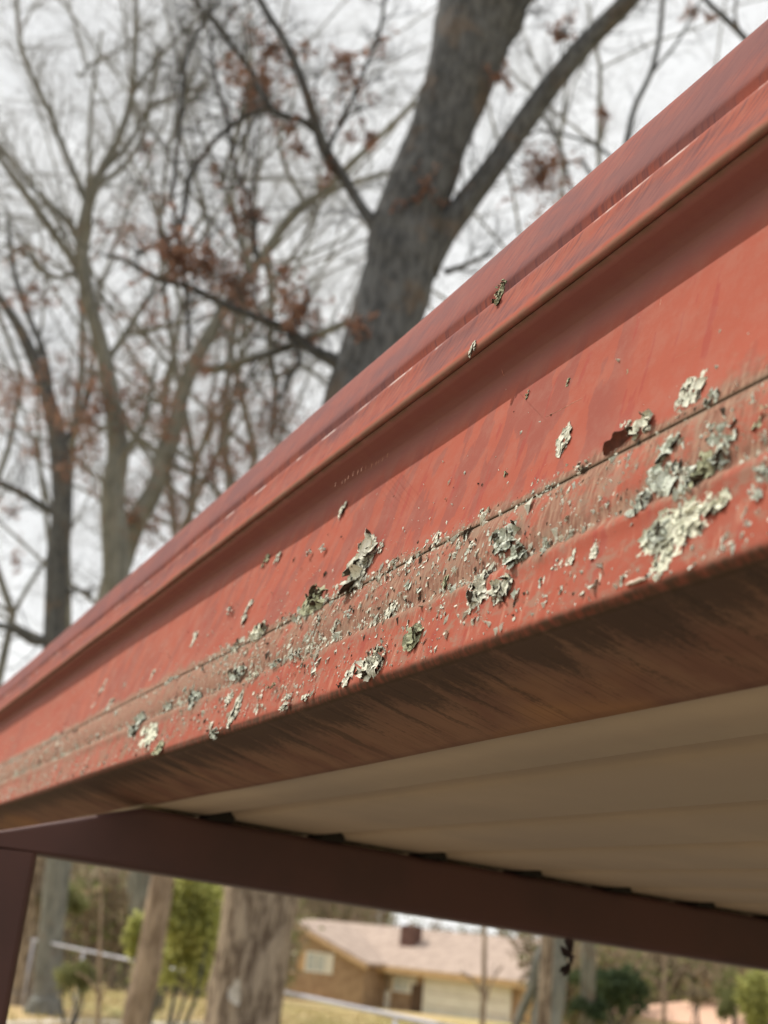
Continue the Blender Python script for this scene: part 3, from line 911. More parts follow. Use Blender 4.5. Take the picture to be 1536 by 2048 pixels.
# brown curled dead leaf lodged on the seam
def curled_leaf():
    P, t = on_face(1240, 888, 0.001)
    A = -Y3 * 0.96 + E3 * 0.28; A /= np.linalg.norm(A)
    Bv = E3 * 0.7 + N3 * 0.7; Bv -= A * (A @ Bv); Bv /= np.linalg.norm(Bv)
    C = np.cross(A, Bv)
    se, sy = px_scale(P)
    L = 62 / sy / 2; W = 22 / se / 2
    V = []; F = []
    nu, nv = 14, 7
    for i in range(nu):
        u = -1 + 2 * i / (nu - 1)
        wv = W * (1 - abs(u) ** 2.4) ** 0.6 * (1 + 0.15 * math.sin(9 * u)) + 0.00015
        for j in range(nv):
            a = R(-100 + 200 * j / (nv - 1))
            V.append(P + A * (L * u) + Bv * (wv * math.sin(a) * 1.0) + N3 * (0.0006 + wv * 0.55 * (1 - math.cos(a))) + N3 * 0.0003 * math.sin(5 * u + j))
    for i in range(nu - 1):
        for j in range(nv - 1):
            a = i * nv + j
            F.append((a, a + 1, a + nv + 1, a + nv))
    o = mesh_obj('dead_leaf', V, F, simple('curled_brown_leaf', (0.16, 0.055, 0.035), (0.09, 0.035, 0.025), 180, rough=0.8), None, True)
    s = o.modifiers.new('thickness', 'SOLIDIFY'); s.thickness = 0.0002
    tag(o, 'brown curled dead leaf lodged on the seam beside a shell-shaped lichen', 'leaf')
    b = MB()
    P = on_face(1270, 1164, 0.0009)[0]; Q = on_face(1252, 1170, 0.0009)[0]; S = on_face(1291, 1157, 0.0011)[0]
    b.tube([Q, (Q + P) / 2 + N3 * .0002, P, (P + S) / 2 + N3 * .0003, S], [0.0003, 0.00065, 0.0007, 0.00075, 0.0004], 7)
    o = b.build('wood_sliver', simple('pale_wood', (0.80, 0.70, 0.58), (0.66, 0.55, 0.44), 400), None, True)
    tag(o, 'short white wood sliver stuck flat just above the bottom bend', 'sliver')
    b = MB()
    P = on_face(739, 1108, 0.002)[0]; Q = on_face(747, 1064, 0.004)[0]
    b.tube([P, (P + Q) / 2 + Y3 * .0003, Q], [0.0002, 0.00015, 0.00006], 5)
    o = b.build('pine_needle', simple('dry_needle', (0.42, 0.26, 0.16), (0.5, 0.34, 0.22), 400), None, True)
    tag(o, 'thin dry needle sticking up from the tall layered lichen', 'needle')
curled_leaf()

# ------------------------------------------------------------------ trees
def px_path(pts, D, jitter=0.0, sub=4, seed=0):
    """pts: (px, py, width px[, depth offset m]); returns 3D points and radii, Catmull-Rom smoothed"""
    P = []; W = []; DO = []
    dd = 0.0
    rg = random.Random(seed)
    for i, p in enumerate(pts):
        off = p[3] if len(p) > 3 else dd
        dd += rg.uniform(-jitter, jitter)
        q = PD(p[0], p[1], D + off)
        depth = PX(q)[2]
        P.append(q); W.append(p[2] / F_PX * depth / 2)
    out = []; rad = []
    n = len(P)
    for i in range(n - 1):
        p0, p1, p2, p3 = P[max(i - 1, 0)], P[i], P[i + 1], P[min(i + 2, n - 1)]
        for k in range(sub):
            t = k / sub
            q = 0.5 * ((2 * p1) + (-p0 + p2) * t + (2 * p0 - 5 * p1 + 4 * p2 - p3) * t * t + (-p0 + 3 * p1 - 3 * p2 + p3) * t ** 3)
            out.append(q); rad.append(W[i] + (W[i + 1] - W[i]) * t)
    out.append(P[-1]); rad.append(W[-1])
    return out, rad

def rnd_perp(t, rg):
    v = rg.normal(size=3)
    v -= t * (v @ t)
    return v / (np.linalg.norm(v) or 1)

def twig(b, p, d, L, r, lvl, rg, leaf_b=None, leaf_p=0.0, bend=0.25):
    n = 4 if lvl > 1 else 3
    pts = [p]; rad = [r]
    cur = p.copy(); dr = d.copy()
    step = L / n
    for i in range(n):
        dr = dr + rg.normal(0, bend, 3) * 0.8 + np.array([0, 0, 0.04])
        dr /= np.linalg.norm(dr)
        cur = cur + dr * step
        pts.append(cur.copy()); rad.append(r * (1 - 0.75 * (i + 1) / n))
    b.tube(pts, rad, 4 if lvl > 1 else 3, cap=False)
    if leaf_b is not None and lvl <= 1 and rg.random() < leaf_p:
        for q in pts[1:]:
            leaf(leaf_b, q, rg, 0.05)
    if lvl > 0:
        k = {3: 7, 2: 6, 1: 5}[lvl]
        for i in range(k):
            s = rg.uniform(0.15, 1.0)
            j = min(int(s * n), n - 1)
            q = pts[j] + (pts[j + 1] - pts[j]) * (s * n - j)
            t = pts[j + 1] - pts[j]; t /= np.linalg.norm(t)
            nd = t * rg.uniform(0.4, 1.0) + rnd_perp(t, rg) * rg.uniform(0.5, 1.0)
            nd /= np.linalg.norm(nd)
            twig(b, q, nd, L * rg.uniform(0.35, 0.62), max(r * (1 - .7 * s) * 0.55, 0.0011), lvl - 1, rg, leaf_b, leaf_p, bend)

def leaf(b, c, rg, size=0.06):
    n = rg.normal(size=3); n /= np.linalg.norm(n)
    a = rnd_perp(n, rg); w = np.cross(n, a)
    s = size * rg.uniform(0.6, 1.3)
    i = len(b.V)
    for (x, y, z) in ((0, 0, 0), (.35, .28, .08), (.7, .2, .0), (1.0, 0, -.15), (.65, -.25, .08), (.3, -.2, .02)):
        b.V.append(c + a * (x * s) + w * (y * s) + n * (z * s))
    b.F.append((i, i + 1, i + 2, i + 3)); b.F.append((i, i + 3, i + 4, i + 5))

def sprays(b, path, rad, rg, every, L, r, lvl, leaf_b=None, leaf_p=0.0, start=0.0):
    acc = 0.0
    tot = sum(np.linalg.norm(path[i + 1] - path[i]) for i in range(len(path) - 1))
    run = 0
    for i in range(len(path) - 1):
        seg = path[i + 1] - path[i]; l = np.linalg.norm(seg)
        t = seg / (l or 1)
        acc += l; run += l
        while acc > every:
            acc -= every
            if run < start * tot: continue
            q = path[i] + seg * rg.random()
            d = t * rg.uniform(0.2, 0.9) + rnd_perp(t, rg) * rg.uniform(.6, 1.0)
            d /= np.linalg.norm(d)
            ll = L * rg.uniform(0.5, 1.2) * (1.0 - 0.35 * run / tot)
            twig(b, q, d, ll, min(r, max(rad[i] * 0.55, 0.004)), lvl, rg, leaf_b, leaf_p)

def cluster(tw, lb, px, py, rpx, D, rg, nl, anchor=None, size=0.065):
    c = PD(px, py, D)
    rad = rpx / F_PX * PX(c)[2]
    if anchor is not None and len(anchor):
        A = min(anchor, key=lambda q: np.linalg.norm(q - c))
        mid = (A + c) / 2 + rg.normal(0, rad * .4, 3)
        tw.tube([A, mid, c], [0.012, 0.008, 0.005], 4, cap=False)
    nl = int(nl * 3.0); rad *= 1.15
    for i in range(max(4, nl // 12)):
        e = c + rg.normal(0, rad * 0.72, 3) + np.array([0, 0, -rad * .1])
        s = c + rg.normal(0, rad * 0.2, 3)
        tw.tube([s, (s + e) / 2 + rg.normal(0, rad * .08, 3), e], [0.004, 0.003, 0.0015], 3, cap=False)
        for k in range(12):
            f = rg.uniform(.3, 1.05)
            leaf(lb, s + (e - s) * f + rg.normal(0, rad * 0.10, 3), rg, size)

def scatter_cl(seed, n, x0, x1, y0, y1):
    rg = random.Random(seed)
    return [(rg.uniform(x0, x1), rg.uniform(y0, y1), rg.uniform(18, 42), int(rg.uniform(14, 40))) for _ in range(n)]

def make_tree(name, label, cat, D, trunk, limbs, clusters, mt, mtw, seed, twig_every=0.28, L=1.1, lvl=2, group=None, trunk_rough=.10, tw_r=0.012, trunk_sides=28, jitter=0.12):
    rg = np.random.default_rng(seed)
    tp, tr = px_path(trunk, D, 0.0, 8, seed)
    g = tp[0].copy(); g[2] = ground_z(g[0], g[1]) - 0.1
    if tp[0][2] > g[2] + 0.2:
        steps = 14
        low = []; lr = []
        for k in range(steps):
            f = k / steps
            low.append(g + (tp[0] - g) * f)
            lr.append(tr[0] * (1 + 0.75 * math.exp(-f * (tp[0][2] - g[2]) / 0.35)))
        tp = low + tp; tr = lr + tr
    root = thing(name, (g[0], g[1], g[2] + .1), label, cat, group)
    b = MB(); b.tube(tp, tr, trunk_sides, rough=trunk_rough, seed=seed)
    b.build('trunk', mt, root, True)
    tw = MB(); lb = MB(); anchors = list(tp)
    for i, l in enumerate(limbs):
        dark = mt
        p, r = px_path(l, D, jitter, 5, seed + i)
        lbm = MB(); lbm.tube(p, r, 9, rough=0.08, seed=seed + i)
        lbm.build('limb', dark, root, True)
        sprays(tw, p, r, rg, twig_every, L, tw_r, lvl)
        anchors += p
    up = [q for q in tp if PX(q)[1] < 1300]
    if len(up) > 4:
        sprays(tw, up, [0.02] * len(up), rg, twig_every * 2.5, L, tw_r, lvl)
    for (cx, cy, cr_, nl) in clusters:
        cluster(tw, lb, cx, cy, cr_, D + rg.uniform(-.5, .5), rg, nl, anchors)
    if tw.F: tw.build('twigs', mtw, root, kind='stuff')
    if lb.F: lb.build('dead_leaves', M_DEAD, root, kind='stuff')
    return root

# main oak behind the trim; its lower trunk shows under the beam
OAK = make_tree('oak_tree', 'big dark oak trunk leaning right above the trim, seen again under the beam', 'tree', 11.0,
    [(440, 2330, 165), (484, 2050, 150), (518, 1820, 148), (585, 1400, 148), (670, 1000, 145), (735, 760, 142), (785, 600, 140), (805, 510, 146), (818, 435, 138), (866, 300, 124), (908, 190, 132), (940, 90, 150), (968, 0, 185), (985, -90, 180)],
    [
     [(850, 540, 60), (885, 470, 56), (918, 425, 52), (1003, 310, 46), (1063, 225, 46), (1118, 150, 44), (1183, 75, 42), (1258, 0, 38), (1320, -70, 34)],
     [(775, 500, 40), (748, 450, 26), (720, 410, 22), (690, 360, 22), (650, 300, 24), (625, 225, 20), (600, 150, 18), (565, 75, 16), (525, 10, 15), (495, -60, 14)],
     [(720, 755, 50), (668, 722, 30), (625, 700, 22), (575, 660, 18), (500, 630, 16), (450, 610, 15), (380, 575, 13), (310, 555, 12), (250, 520, 10), (210, 512, 8)],
     [(640, 270, 16), (600, 238, 12), (575, 235, 12), (540, 215, 14), (500, 140, 12), (460, 85, 12), (425, 40, 11), (395, 10, 9), (360, -50, 8)],
     [(540, 215, 11), (500, 228, 10), (440, 270, 11), (395, 325, 11), (375, 360, 11), (370, 415, 11), (357, 460, 9), (330, 480, 8), (270, 508, 7)],
     [(378, 700, 11), (372, 580, 10), (360, 480, 10), (345, 400, 9), (350, 340, 9), (362, 230, 10), (372, 120, 9), (402, 55, 8), (440, 0, 7)],
     [(512, 510, 13), (500, 400, 12), (475, 350, 9), (450, 225, 9), (430, 150, 8), (420, 60, 6)],
     [(655, 295, 10), (690, 230, 8), (720, 160, 9), (760, 60, 8), (770, -20, 7)],
     [(575, 670, 12), (600, 720, 10), (575, 755, 8), (560, 800, 6)],
     [(640, 710, 14), (600, 690, 10), (560, 700, 12), (500, 720, 8)],
     [(890, 545, 14), (930, 530, 10), (985, 505, 8)],
     [(960, 130, 22), (1000, 60, 18), (1060, 0, 14), (1100, -60, 12)],
    ],
    [(1090, 345, 52, 150), (1125, 62, 26, 50), (520, 180, 50, 120), (345, 512, 46, 120), (470, 562, 58, 170), (405, 532, 36, 80), (605, 622, 44, 110), (715, 655, 30, 50), (845, 385, 30, 40), (545, 95, 40, 80), (1000, 150, 22, 30), (700, 130, 40, 70), (735, 270, 24, 40), (850, 240, 24, 30)] + scatter_cl(7, 14, 420, 760, 60, 700),
    M_OAK, M_TWIG, 11, twig_every=0.10, L=1.05, lvl=2, trunk_rough=0.09, tw_r=0.010)

def scar():
    c = PD(470, 1985, 10.62); rg = np.random.default_rng(4)
    d = -ray(470, 1985); ax = np.cross(d, [0, 0, 1.0]); ax /= np.linalg.norm(ax); ay = np.cross(ax, d)
    b = MB(); lobe(b, c, ax, ay, d, 0.05, 0.10, 0.0, 0.01, 0.05, 2.2, 4, 16, 0, 0, .2, 3)
    b.build('bark_scar', simple('pale_bare_wood', (0.55, 0.50, 0.42), (0.42, 0.38, 0.32), 20), OAK, True)
scar()
make_tree('pale_tree', 'pale slender tree at left, forking high above the trim into a wide V', 'tree', 17.0,
    [(286, 1990, 46), (292, 1800, 50), (280, 1500, 54), (240, 1230, 55), (230, 1080, 52), (226, 980, 48), (236, 900, 42), (222, 790, 34), (205, 700, 30), (188, 640, 28), (171, 570, 27), (164, 490, 27), (176, 410, 24), (203, 342, 19), (238, 275, 14), (263, 190, 12), (270, 100, 10), (272, 0, 9), (270, -60, 8)],
    [
     [(176, 410, 16), (150, 350, 12), (120, 280, 12), (100, 225, 11), (60, 145, 10), (40, 80, 9), (34, 0, 8), (25, -60, 7)],
     [(166, 560, 18), (150, 530, 16), (110, 470, 16), (60, 400, 14), (20, 345, 12), (-20, 290, 12)],
     [(165, 490, 14), (125, 432, 11), (65, 375, 9), (10, 310, 8), (-30, 270, 7)],
     [(205, 340, 12), (260, 285, 9), (300, 215, 9), (360, 190, 7), (420, 170, 6)],
     [(264, 190, 9), (310, 125, 8), (360, 70, 7), (410, 30, 6)],
     [(212, 725, 14), (250, 668, 12), (285, 612, 10), (310, 572, 8), (330, 520, 6)],
     [(172, 540, 12), (145, 548, 10), (108, 555, 9), (72, 532, 10), (60, 512, 7), (0, 488, 6)],
     [(250, 668, 10), (300, 660, 10), (350, 648, 8), (400, 640, 5)],
     [(215, 1000, 20), (235, 930, 16), (280, 860, 14), (300, 800, 10), (310, 720, 7)],
     [(170, 520, 14), (175, 460, 18), (190, 380, 12), (250, 330, 10), (290, 260, 9), (302, 180, 8), (320, 90, 7)],
     [(150, 145, 7), (165, 150, 6), (180, 130, 6), (250, 90, 5), (300, 40, 5)],
    ],
    [(82, 592, 26, 50), (260, 460, 32, 50), (280, 800, 50, 120), (205, 800, 52, 150), (180, 850, 40, 90), (290, 300, 20, 30), (325, 830, 40, 80)] + scatter_cl(6, 18, 20, 420, 380, 980),
    M_PALE, M_PTWIG, 23, twig_every=0.15, L=1.6, lvl=2, tw_r=0.013)

make_tree('broad_tree', 'pale grey tree left of centre sweeping up to the right behind the oak', 'tree', 22.5,
    [(92, 1995, 50), (104, 1850, 48), (135, 1600, 48), (185, 1330, 50), (232, 1150, 50), (268, 1050, 44), (308, 980, 38), (343, 885, 34), (368, 775, 31), (412, 680, 28), (465, 595, 23), (525, 512, 21), (590, 425, 20), (645, 385, 17), (705, 325, 15), (768, 265, 12), (830, 205, 10)],
    [
     [(640, 388, 14), (700, 368, 11), (760, 350, 9), (820, 335, 7)],
     [(525, 505, 18), (543, 570, 16), (540, 700, 14), (552, 780, 12), (545, 880, 10)],
     [(405, 738, 20), (440, 736, 20), (560, 700, 18), (640, 668, 17), (700, 642, 15), (780, 610, 10)],
     [(250, 850, 12), (290, 885, 12), (330, 920, 12), (385, 950, 10), (425, 975, 9), (470, 1010, 8)],
     [(545, 560, 10), (600, 490, 8), (630, 420, 8), (640, 330, 6)],
     [(300, 985, 16), (318, 905, 14), (330, 850, 12), (325, 780, 10), (350, 700, 8)],
     [(610, 410, 10), (570, 330, 8), (560, 270, 7), (590, 200, 6)],
     [(545, 760, 12), (580, 740, 12), (610, 735, 8), (655, 770, 7)],
    ],
    [(110, 830, 36, 90), (390, 722, 44, 120), (465, 785, 52, 160), (540, 850, 52, 160), (430, 930, 52, 170), (330, 930, 40, 90), (250, 1000, 46, 120), (370, 1010, 50, 150), (500, 900, 46, 140), (300, 650, 22, 40), (560, 800, 36, 90), (420, 830, 40, 120), (300, 1060, 40, 100)] + scatter_cl(5, 26, 180, 620, 600, 1050),
    M_PALE, M_PTWIG, 37, twig_every=0.19, L=2.0, lvl=2, tw_r=0.016)

make_tree('leaning_tree', 'dark tree nearest the left edge with a low crooked branch', 'tree', 24.0,
    [(40, 1985, 50), (58, 1800, 48), (92, 1500, 46), (108, 1280, 44), (114, 1120, 42), (125, 1010, 40), (116, 880, 37), (96, 800, 31), (66, 715, 25), (32, 645, 20), (-8, 585, 17), (-40, 530, 14)],
    [
     [(104, 1275, 26), (70, 1282, 20), (45, 1268, 18), (20, 1255, 15), (-20, 1248, 12)],
     [(118, 1030, 20), (80, 1010, 16), (40, 985, 15), (-10, 962, 14)],
     [(100, 800, 16), (95, 740, 14), (78, 680, 12), (52, 620, 11), (32, 560, 10), (24, 500, 9), (15, 440, 7)],
     [(120, 900, 16), (150, 850, 12), (175, 800, 10), (190, 740, 7)],
     [(110, 1200, 12), (150, 1180, 9), (185, 1190, 7)],
    ],
    [(60, 762, 50, 130), (85, 892, 34, 70), (20, 790, 36, 80), (130, 760, 36, 80), (20, 1020, 26, 40), (160, 900, 30, 50), (40, 1130, 24, 30)],
    M_OAK, M_TWIG, 41, twig_every=0.18, L=1.9, lvl=2, tw_r=0.016)

# thin trees at upper right, half hidden by the roof
make_tree('thin_tree', 'thin bare tree rising over the roof edge at upper right', 'tree', 14.0,
    [(1140, 900, 22), (1200, 560, 18), (1245, 330, 14), (1268, 220, 12), (1300, 150, 11), (1318, 80, 10), (1326, 0, 9), (1335, -60, 8)],
    [
     [(1240, 330, 8), (1190, 290, 7), (1130, 270, 6), (1080, 262, 5), (1030, 290, 4)],
     [(1225, 440, 9), (1170, 330, 8), (1140, 325, 6), (1100, 335, 5)],
     [(1300, 150, 7), (1350, 90, 6), (1380, 40, 5), (1400, 0, 5)],
     [(1210, 520, 9), (1150, 400, 7), (1120, 300, 6), (1090, 240, 5), (1050, 200, 4)],
    ],
    [(1380, 20, 18, 30), (1210, 230, 18, 24), (1420, 40, 12, 14)], M_OAK, M_TWIG, 53, twig_every=0.3, L=0.9, lvl=2, tw_r=0.007, trunk_sides=10)
make_tree('thin_tree', 'single bare branch-like stem crossing the top right corner', 'tree', 13.0,
    [(1700, 500, 22), (1600, 250, 18), (1540, 140, 16), (1482, 68, 13), (1445, 32, 12), (1408, -4, 10), (1370, -50, 8)],
    [[(1480, 68, 8), (1470, 30, 6), (1475, -20, 5)]], [], M_OAK, M_TWIG, 59, twig_every=0.5, L=0.6, lvl=1, tw_r=0.006, trunk_sides=10)

# finer bare trees standing farther off fill the sky with twigs
def far_tree(px, py_top, D, seed, label, spread=1.0, n_l=9):
    rg = np.random.default_rng(seed)
    base = on_ground(px, D)
    top = PD(px + rg.uniform(-60, 60), py_top, D)
    root = thing('bare_tree', base, label, 'tree', 'bare trees standing farther off')
    b = MB()
    n = 10
    pts = [base + (top - base) * (k / n) + np.array([rg.normal(0, .30), rg.normal(0, .30), 0]) * (k > 0) for k in range(n + 1)]
    H = top[2] - base[2]
    rad = [H * 0.0055 * (1 - 0.8 * k / n) + 0.012 for k in range(n + 1)]
    b.tube(pts, rad, 10, rough=.06, seed=seed)
    b.build('trunk', M_PALE, root, True)
    tw = MB()
    for i in range(n_l):
        k = int(rg.integers(3, n))
        d = np.array([rg.normal(0, 1), rg.normal(0, 1), rg.uniform(.5, 1.4)]); d /= np.linalg.norm(d)
        L = H * rg.uniform(0.2, 0.36) * spread
        q = [pts[k]]
        for s in range(6):
            d = d + rg.normal(0, .14, 3) + np.array([0, 0, .05]); d /= np.linalg.norm(d)
            q.append(q[-1] + d * L / 6)
        r_ = [rad[k] * .6 * (1 - .13 * s) for s in range(7)]
        lb = MB(); lb.tube(q, r_, 6); lb.build('limb', M_PALE, root, True)
        sprays(tw, q, r_, rg, L / 12, L * 0.45, 0.0075, 2)
    tw.build('twigs', M_PTWIG, root, kind='stuff')
far_tree(330, 100, 26, 101, 'bare tree farthest behind the pale slender tree', 1.3, 12)
far_tree(505, 40, 27, 102, 'bare tree far behind the gap left of the oak', 1.3, 12)
far_tree(15, 300, 28, 103, 'bare tree far behind the left edge', 1.2, 10)
far_tree(1100, 100, 27, 104, 'bare tree far behind the oak fork', 1.5, 14)
far_tree(130, 60, 32, 106, 'bare tree far behind the upper left corner', 1.6, 11)
far_tree(300, 160, 36, 108, 'slim bare tree farthest behind the pale tree, left of the pole trunk', 1.7, 12)
far_tree(480, 60, 34, 107, 'bare tree farthest of all, behind the upper middle', 1.8, 14)
far_tree(1180, 0, 30, 105, 'bare tree far behind the right limb of the oak', 1.2, 10)

# trees seen under the beam
make_tree('young_pine', 'straight brown pole-like pine trunk left of the big trunk under the beam', 'tree', 14.0,
    [(250, 2200, 60), (272, 2040, 56), (296, 1930, 54), (318, 1800, 48), (335, 1700, 44), (350, 1600, 40), (372, 1450, 30), (392, 1330, 16)],
    [], [], M_BARKB, M_TWIG, 61)
make_tree('snag_tree', 'pale blotchy trunk under the right part of the beam', 'tree', 16.0,
    [(1085, 2200, 70), (1092, 2050, 62), (1105, 1960, 56), (1112, 1890, 50), (1120, 1800, 44), (1128, 1700, 32)],
    [[(1100, 1880, 24), (1075, 1920, 20), (1062, 1980, 18), (1040, 2030, 18), (1022, 2080, 16)]],
    [], M_PALE, M_PTWIG, 67, twig_every=.5, L=.5, lvl=1)
for (px, D, w, sd_, lab) in ((197, 19, 9, 71, 'thin sapling stem beside the fence at left under the beam'), (966, 22, 11, 73, 'thin sapling in front of the garage door'),
                             (1328, 24, 9, 75, 'thin pale sapling before the right-hand bushes')):
    make_tree('sapling', lab, 'sapling', D, [(px - 4, 2150, w), (px, 2020, w), (px + 2, 1950, w * .9), (px + 3, 1880, w * .8), (px + 6, 1780, w * .6), (px + 8, 1700, w * .4)],
              [[(px, 1990, w * .6), (px - 20, 1960, w * .5), (px - 45, 1945, w * .4)], [(px + 2, 2010, w * .5), (px + 20, 1960, w * .4), (px + 40, 1930, w * .3)]],
              [], M_BARKB, M_TWIG, sd_, twig_every=.5, L=.5, lvl=1, trunk_sides=8, tw_r=.005)

# ---- leafy masses
def leaf_cloud(name, label, cat, c, rx, ry, rz, n, size, mat, seed, group=None, stems=4, stem_mat=None, clumps=14):
    rg = np.random.default_rng(seed)
    root = thing(name, c - np.array([0, 0, rz]), label, cat, group)
    b = MB()
    cl = []
    for i in range(clumps):
        v = rg.normal(size=3); v /= np.linalg.norm(v)
        cl.append((v * rg.uniform(.25, .85) * np.array([rx, ry, rz]), rg.uniform(.22, .42)))
    for i in range(n):
        cc, cr_ = cl[rg.integers(len(cl))]
        v = rg.normal(size=3); v /= np.linalg.norm(v)
        leaf(b, c + cc + v * cr_ * rg.uniform(.5, 1.05) * np.array([rx, ry, rz]), rg, size)
    b.build('foliage', mat, root, kind='stuff')
    s = MB()
    for i in range(stems):
        e = c + cl[i % len(cl)][0]
        g = c + np.array([rg.normal(0, rx * .15), rg.normal(0, ry * .15), 0]); g[2] = ground_z(c[0], c[1]) - .05
        s.tube([g, (g + e) / 2 + rg.normal(0, .08, 3), e], [0.03, 0.02, 0.008], 5)
    s.build('stems', stem_mat or M_TWIG, root)
    return root

def bush(px, py, D, wpx, hpx, *a, **k):
    c = PD(px, py, D); s = PX(c)[2] / F_PX
    return leaf_cloud(a[0], a[1], a[2], c, wpx * s / 2, wpx * s / 2.3, hpx * s / 2, *a[3:], **k)

bush(375, 1850, 15.0, 150, 260, 'evergreen_shrub', 'bright yellow-green shrub between the pole trunk and the big trunk', 'shrub', 3000, 0.12, M_GREEN, 201, clumps=34)
bush(290, 1890, 15.6, 110, 170, 'evergreen_shrub', 'lower green shrub left of the pole trunk', 'shrub', 1300, 0.09, M_GREEN, 202, clumps=12)
bush(130, 1800, 24, 110, 60, 'evergreen_shrub', 'small dull green shrub under the left end of the beam', 'shrub', 800, 0.12, M_OLIVE, 203)
bush(150, 1960, 20, 100, 110, 'leafy_bush', 'loose olive bush at the foot of the leftmost trunk', 'bush', 900, 0.08, M_OLIVE, 204)
bush(1225, 1975, 34, 190, 90, 'dark_bush', 'dark green bush right of the blotchy trunk', 'bush', 2600, 0.16, M_DGREEN, 205, clumps=18)
bush(1180, 2010, 30, 90, 60, 'dark_bush', 'lower dark bush touching the blotchy trunk', 'bush', 900, 0.13, M_DGREEN, 206)
bush(1510, 2010, 18, 90, 150, 'evergreen_shrub', 'bright green shrub in the bottom right corner', 'shrub', 1500, 0.09, M_GREEN, 207)
bush(1460, 1990, 22, 60, 110, 'leafy_bush', 'brown-green bush left of the corner shrub', 'bush', 700, 0.09, M_OLIVE, 208)
bush(1395, 1985, 26, 60, 50, 'leafy_bush', 'small twiggy bush beside the peach roof', 'bush', 400, 0.10, M_BRUSH, 209)

# winter woods behind, one mass of brush and stems
def woods(name, label, spans, seed):
    rg = np.random.default_rng(seed)
    b = MB(); t = MB(); g = MB()
    for (x0, x1, D0, D1, y0, y1, n) in spans:
        for i in range(n):
            D = rg.uniform(D0, D1); px = rg.uniform(x0, x1)
            base = on_ground(px, D)
            topy = rg.uniform(y0, y1)
            P = PD(px, topy, D)
            H = max(P[2] - base[2], 1.0)
            r = 0.05 + 0.012 * H
            pts = [base, base + np.array([rg.normal(0, .2), rg.normal(0, .2), H * .5]), base + np.array([rg.normal(0, .4), rg.normal(0, .4), H])]
            t.tube(pts, [r, r * .7, r * .2], 5, cap=False)
            for k in range(26):
                z = rg.uniform(.08, 1.0)
                q = base + (pts[2] - base) * z
                d = np.array([rg.normal(0, 1), rg.normal(0, 1), rg.uniform(.1, 1.2)]); d /= np.linalg.norm(d)
                L = rg.uniform(.12, .32) * H
                e = q + d * L
                t.tube([q, (q + e) / 2 + rg.normal(0, .1, 3), e], [.035, .025, .008], 3, cap=False)
                lb = b if rg.random() < .72 else g
                for j in range(9):
                    leaf(lb, q + (e - q) * rg.uniform(.2, 1.1) + rg.normal(0, .25, 3), rg, 0.34)
    root = thing(name, on_ground((spans[0][0] + spans[0][1]) / 2, spans[0][2]), label, 'woods')
    root['kind'] = 'stuff'
    for mbd, nm, mt in ((t, 'stems', M_BARKB), (b, 'brown_brush', M_BRUSH), (g, 'green_brush', M_OLIVE)):
        o = mbd.build(nm, mt, root, kind='stuff')
woods('far_wood', 'brown leafless woods beyond the left half of the view', [(-400, 760, 78, 110, 1640, 1800, 190), (-400, 560, 44, 62, 1740, 1860, 90)], 301)
woods('far_wood', 'brown leafless woods beyond the right half of the view', [(1090, 2100, 60, 90, 1700, 1880, 170), (1080, 1800, 45, 60, 1880, 1950, 60)], 302)
woods('far_wood', 'thin low scrub on the skyline behind the house roof', [(740, 1100, 120, 150, 1845, 1895, 34)], 303)

# ------------------------------------------------------------------ chain link fence
def fence():
    A = None
    def rail_pt(px, py):
        # D so that the rail is 1.15 m above ground
        d = ray(px, py); h = math.hypot(d[0], d[1])
        lo, hi = 4.0, 60.0
        for _ in range(60):
            m = (lo + hi) / 2
            z = EYE + d[2] / h * m - (ground_z(d[0] / h * m, d[1] / h * m) + 1.15)
            if z > 0: lo = m
            else: hi = m
        return PD(px, py, lo)
    def rp(px, py):
        d = ray(px, py); return PD(px, py, 0.62 / (-d[2] / math.hypot(d[0], d[1])))
    a = rp(60, 1878); b_ = rp(768, 2027)
    u = (b_ - a)[:2]; L = np.linalg.norm(u); u = u / L
    s0, s1 = -3.0, L + 5.0
    root = thing('chain_link_fence', (a[0], a[1], 0), 'galvanised chain-link fence with pale top rail running behind the trunks', 'fence')
    M_GALV = simple('galvanised_steel', (0.50, 0.50, 0.56), (0.40, 0.40, 0.46), 5, rough=0.4, spec=0.5)
    r = MB()
    def pt(s, z):
        x, y = a[0] + u[0] * s, a[1] + u[1] * s
        return np.array([x, y, ground_z(x, y) + z])
    r.tube([np.array([a[0] + u[0] * s, a[1] + u[1] * s, 1.13]) for s in np.linspace(s0, s1, 12)], [0.021] * 12, 10)
    r.build('top_rail', M_GALV, root, True)
    sp = 0
    s = s0
    while s < s1:
        p = MB(); p.tube([pt(s, -.05), pt(s, 1.10)], [0.02, 0.02], 10)
        p.build('fence_post', M_GALV, root, True)
        s += 3.3
    m = MB()
    s = s0
    n = np.array([-u[1], u[0], 0]) * 0.0015
    while s < s1 - 1.1:
        m.tube([pt(s, 0.03) + n, pt(s + 1.08, 1.11) + n], [0.0012] * 2, 3, cap=False)
        m.tube([pt(s + 1.08, 0.03) - n, pt(s, 1.11) - n], [0.0012] * 2, 3, cap=False)
        s += 0.075
    m.build('wire_mesh', simple('dull_wire', (0.17, 0.16, 0.15), (0.11, 0.10, 0.09), 3, rough=.7), root, kind='stuff')
fence()

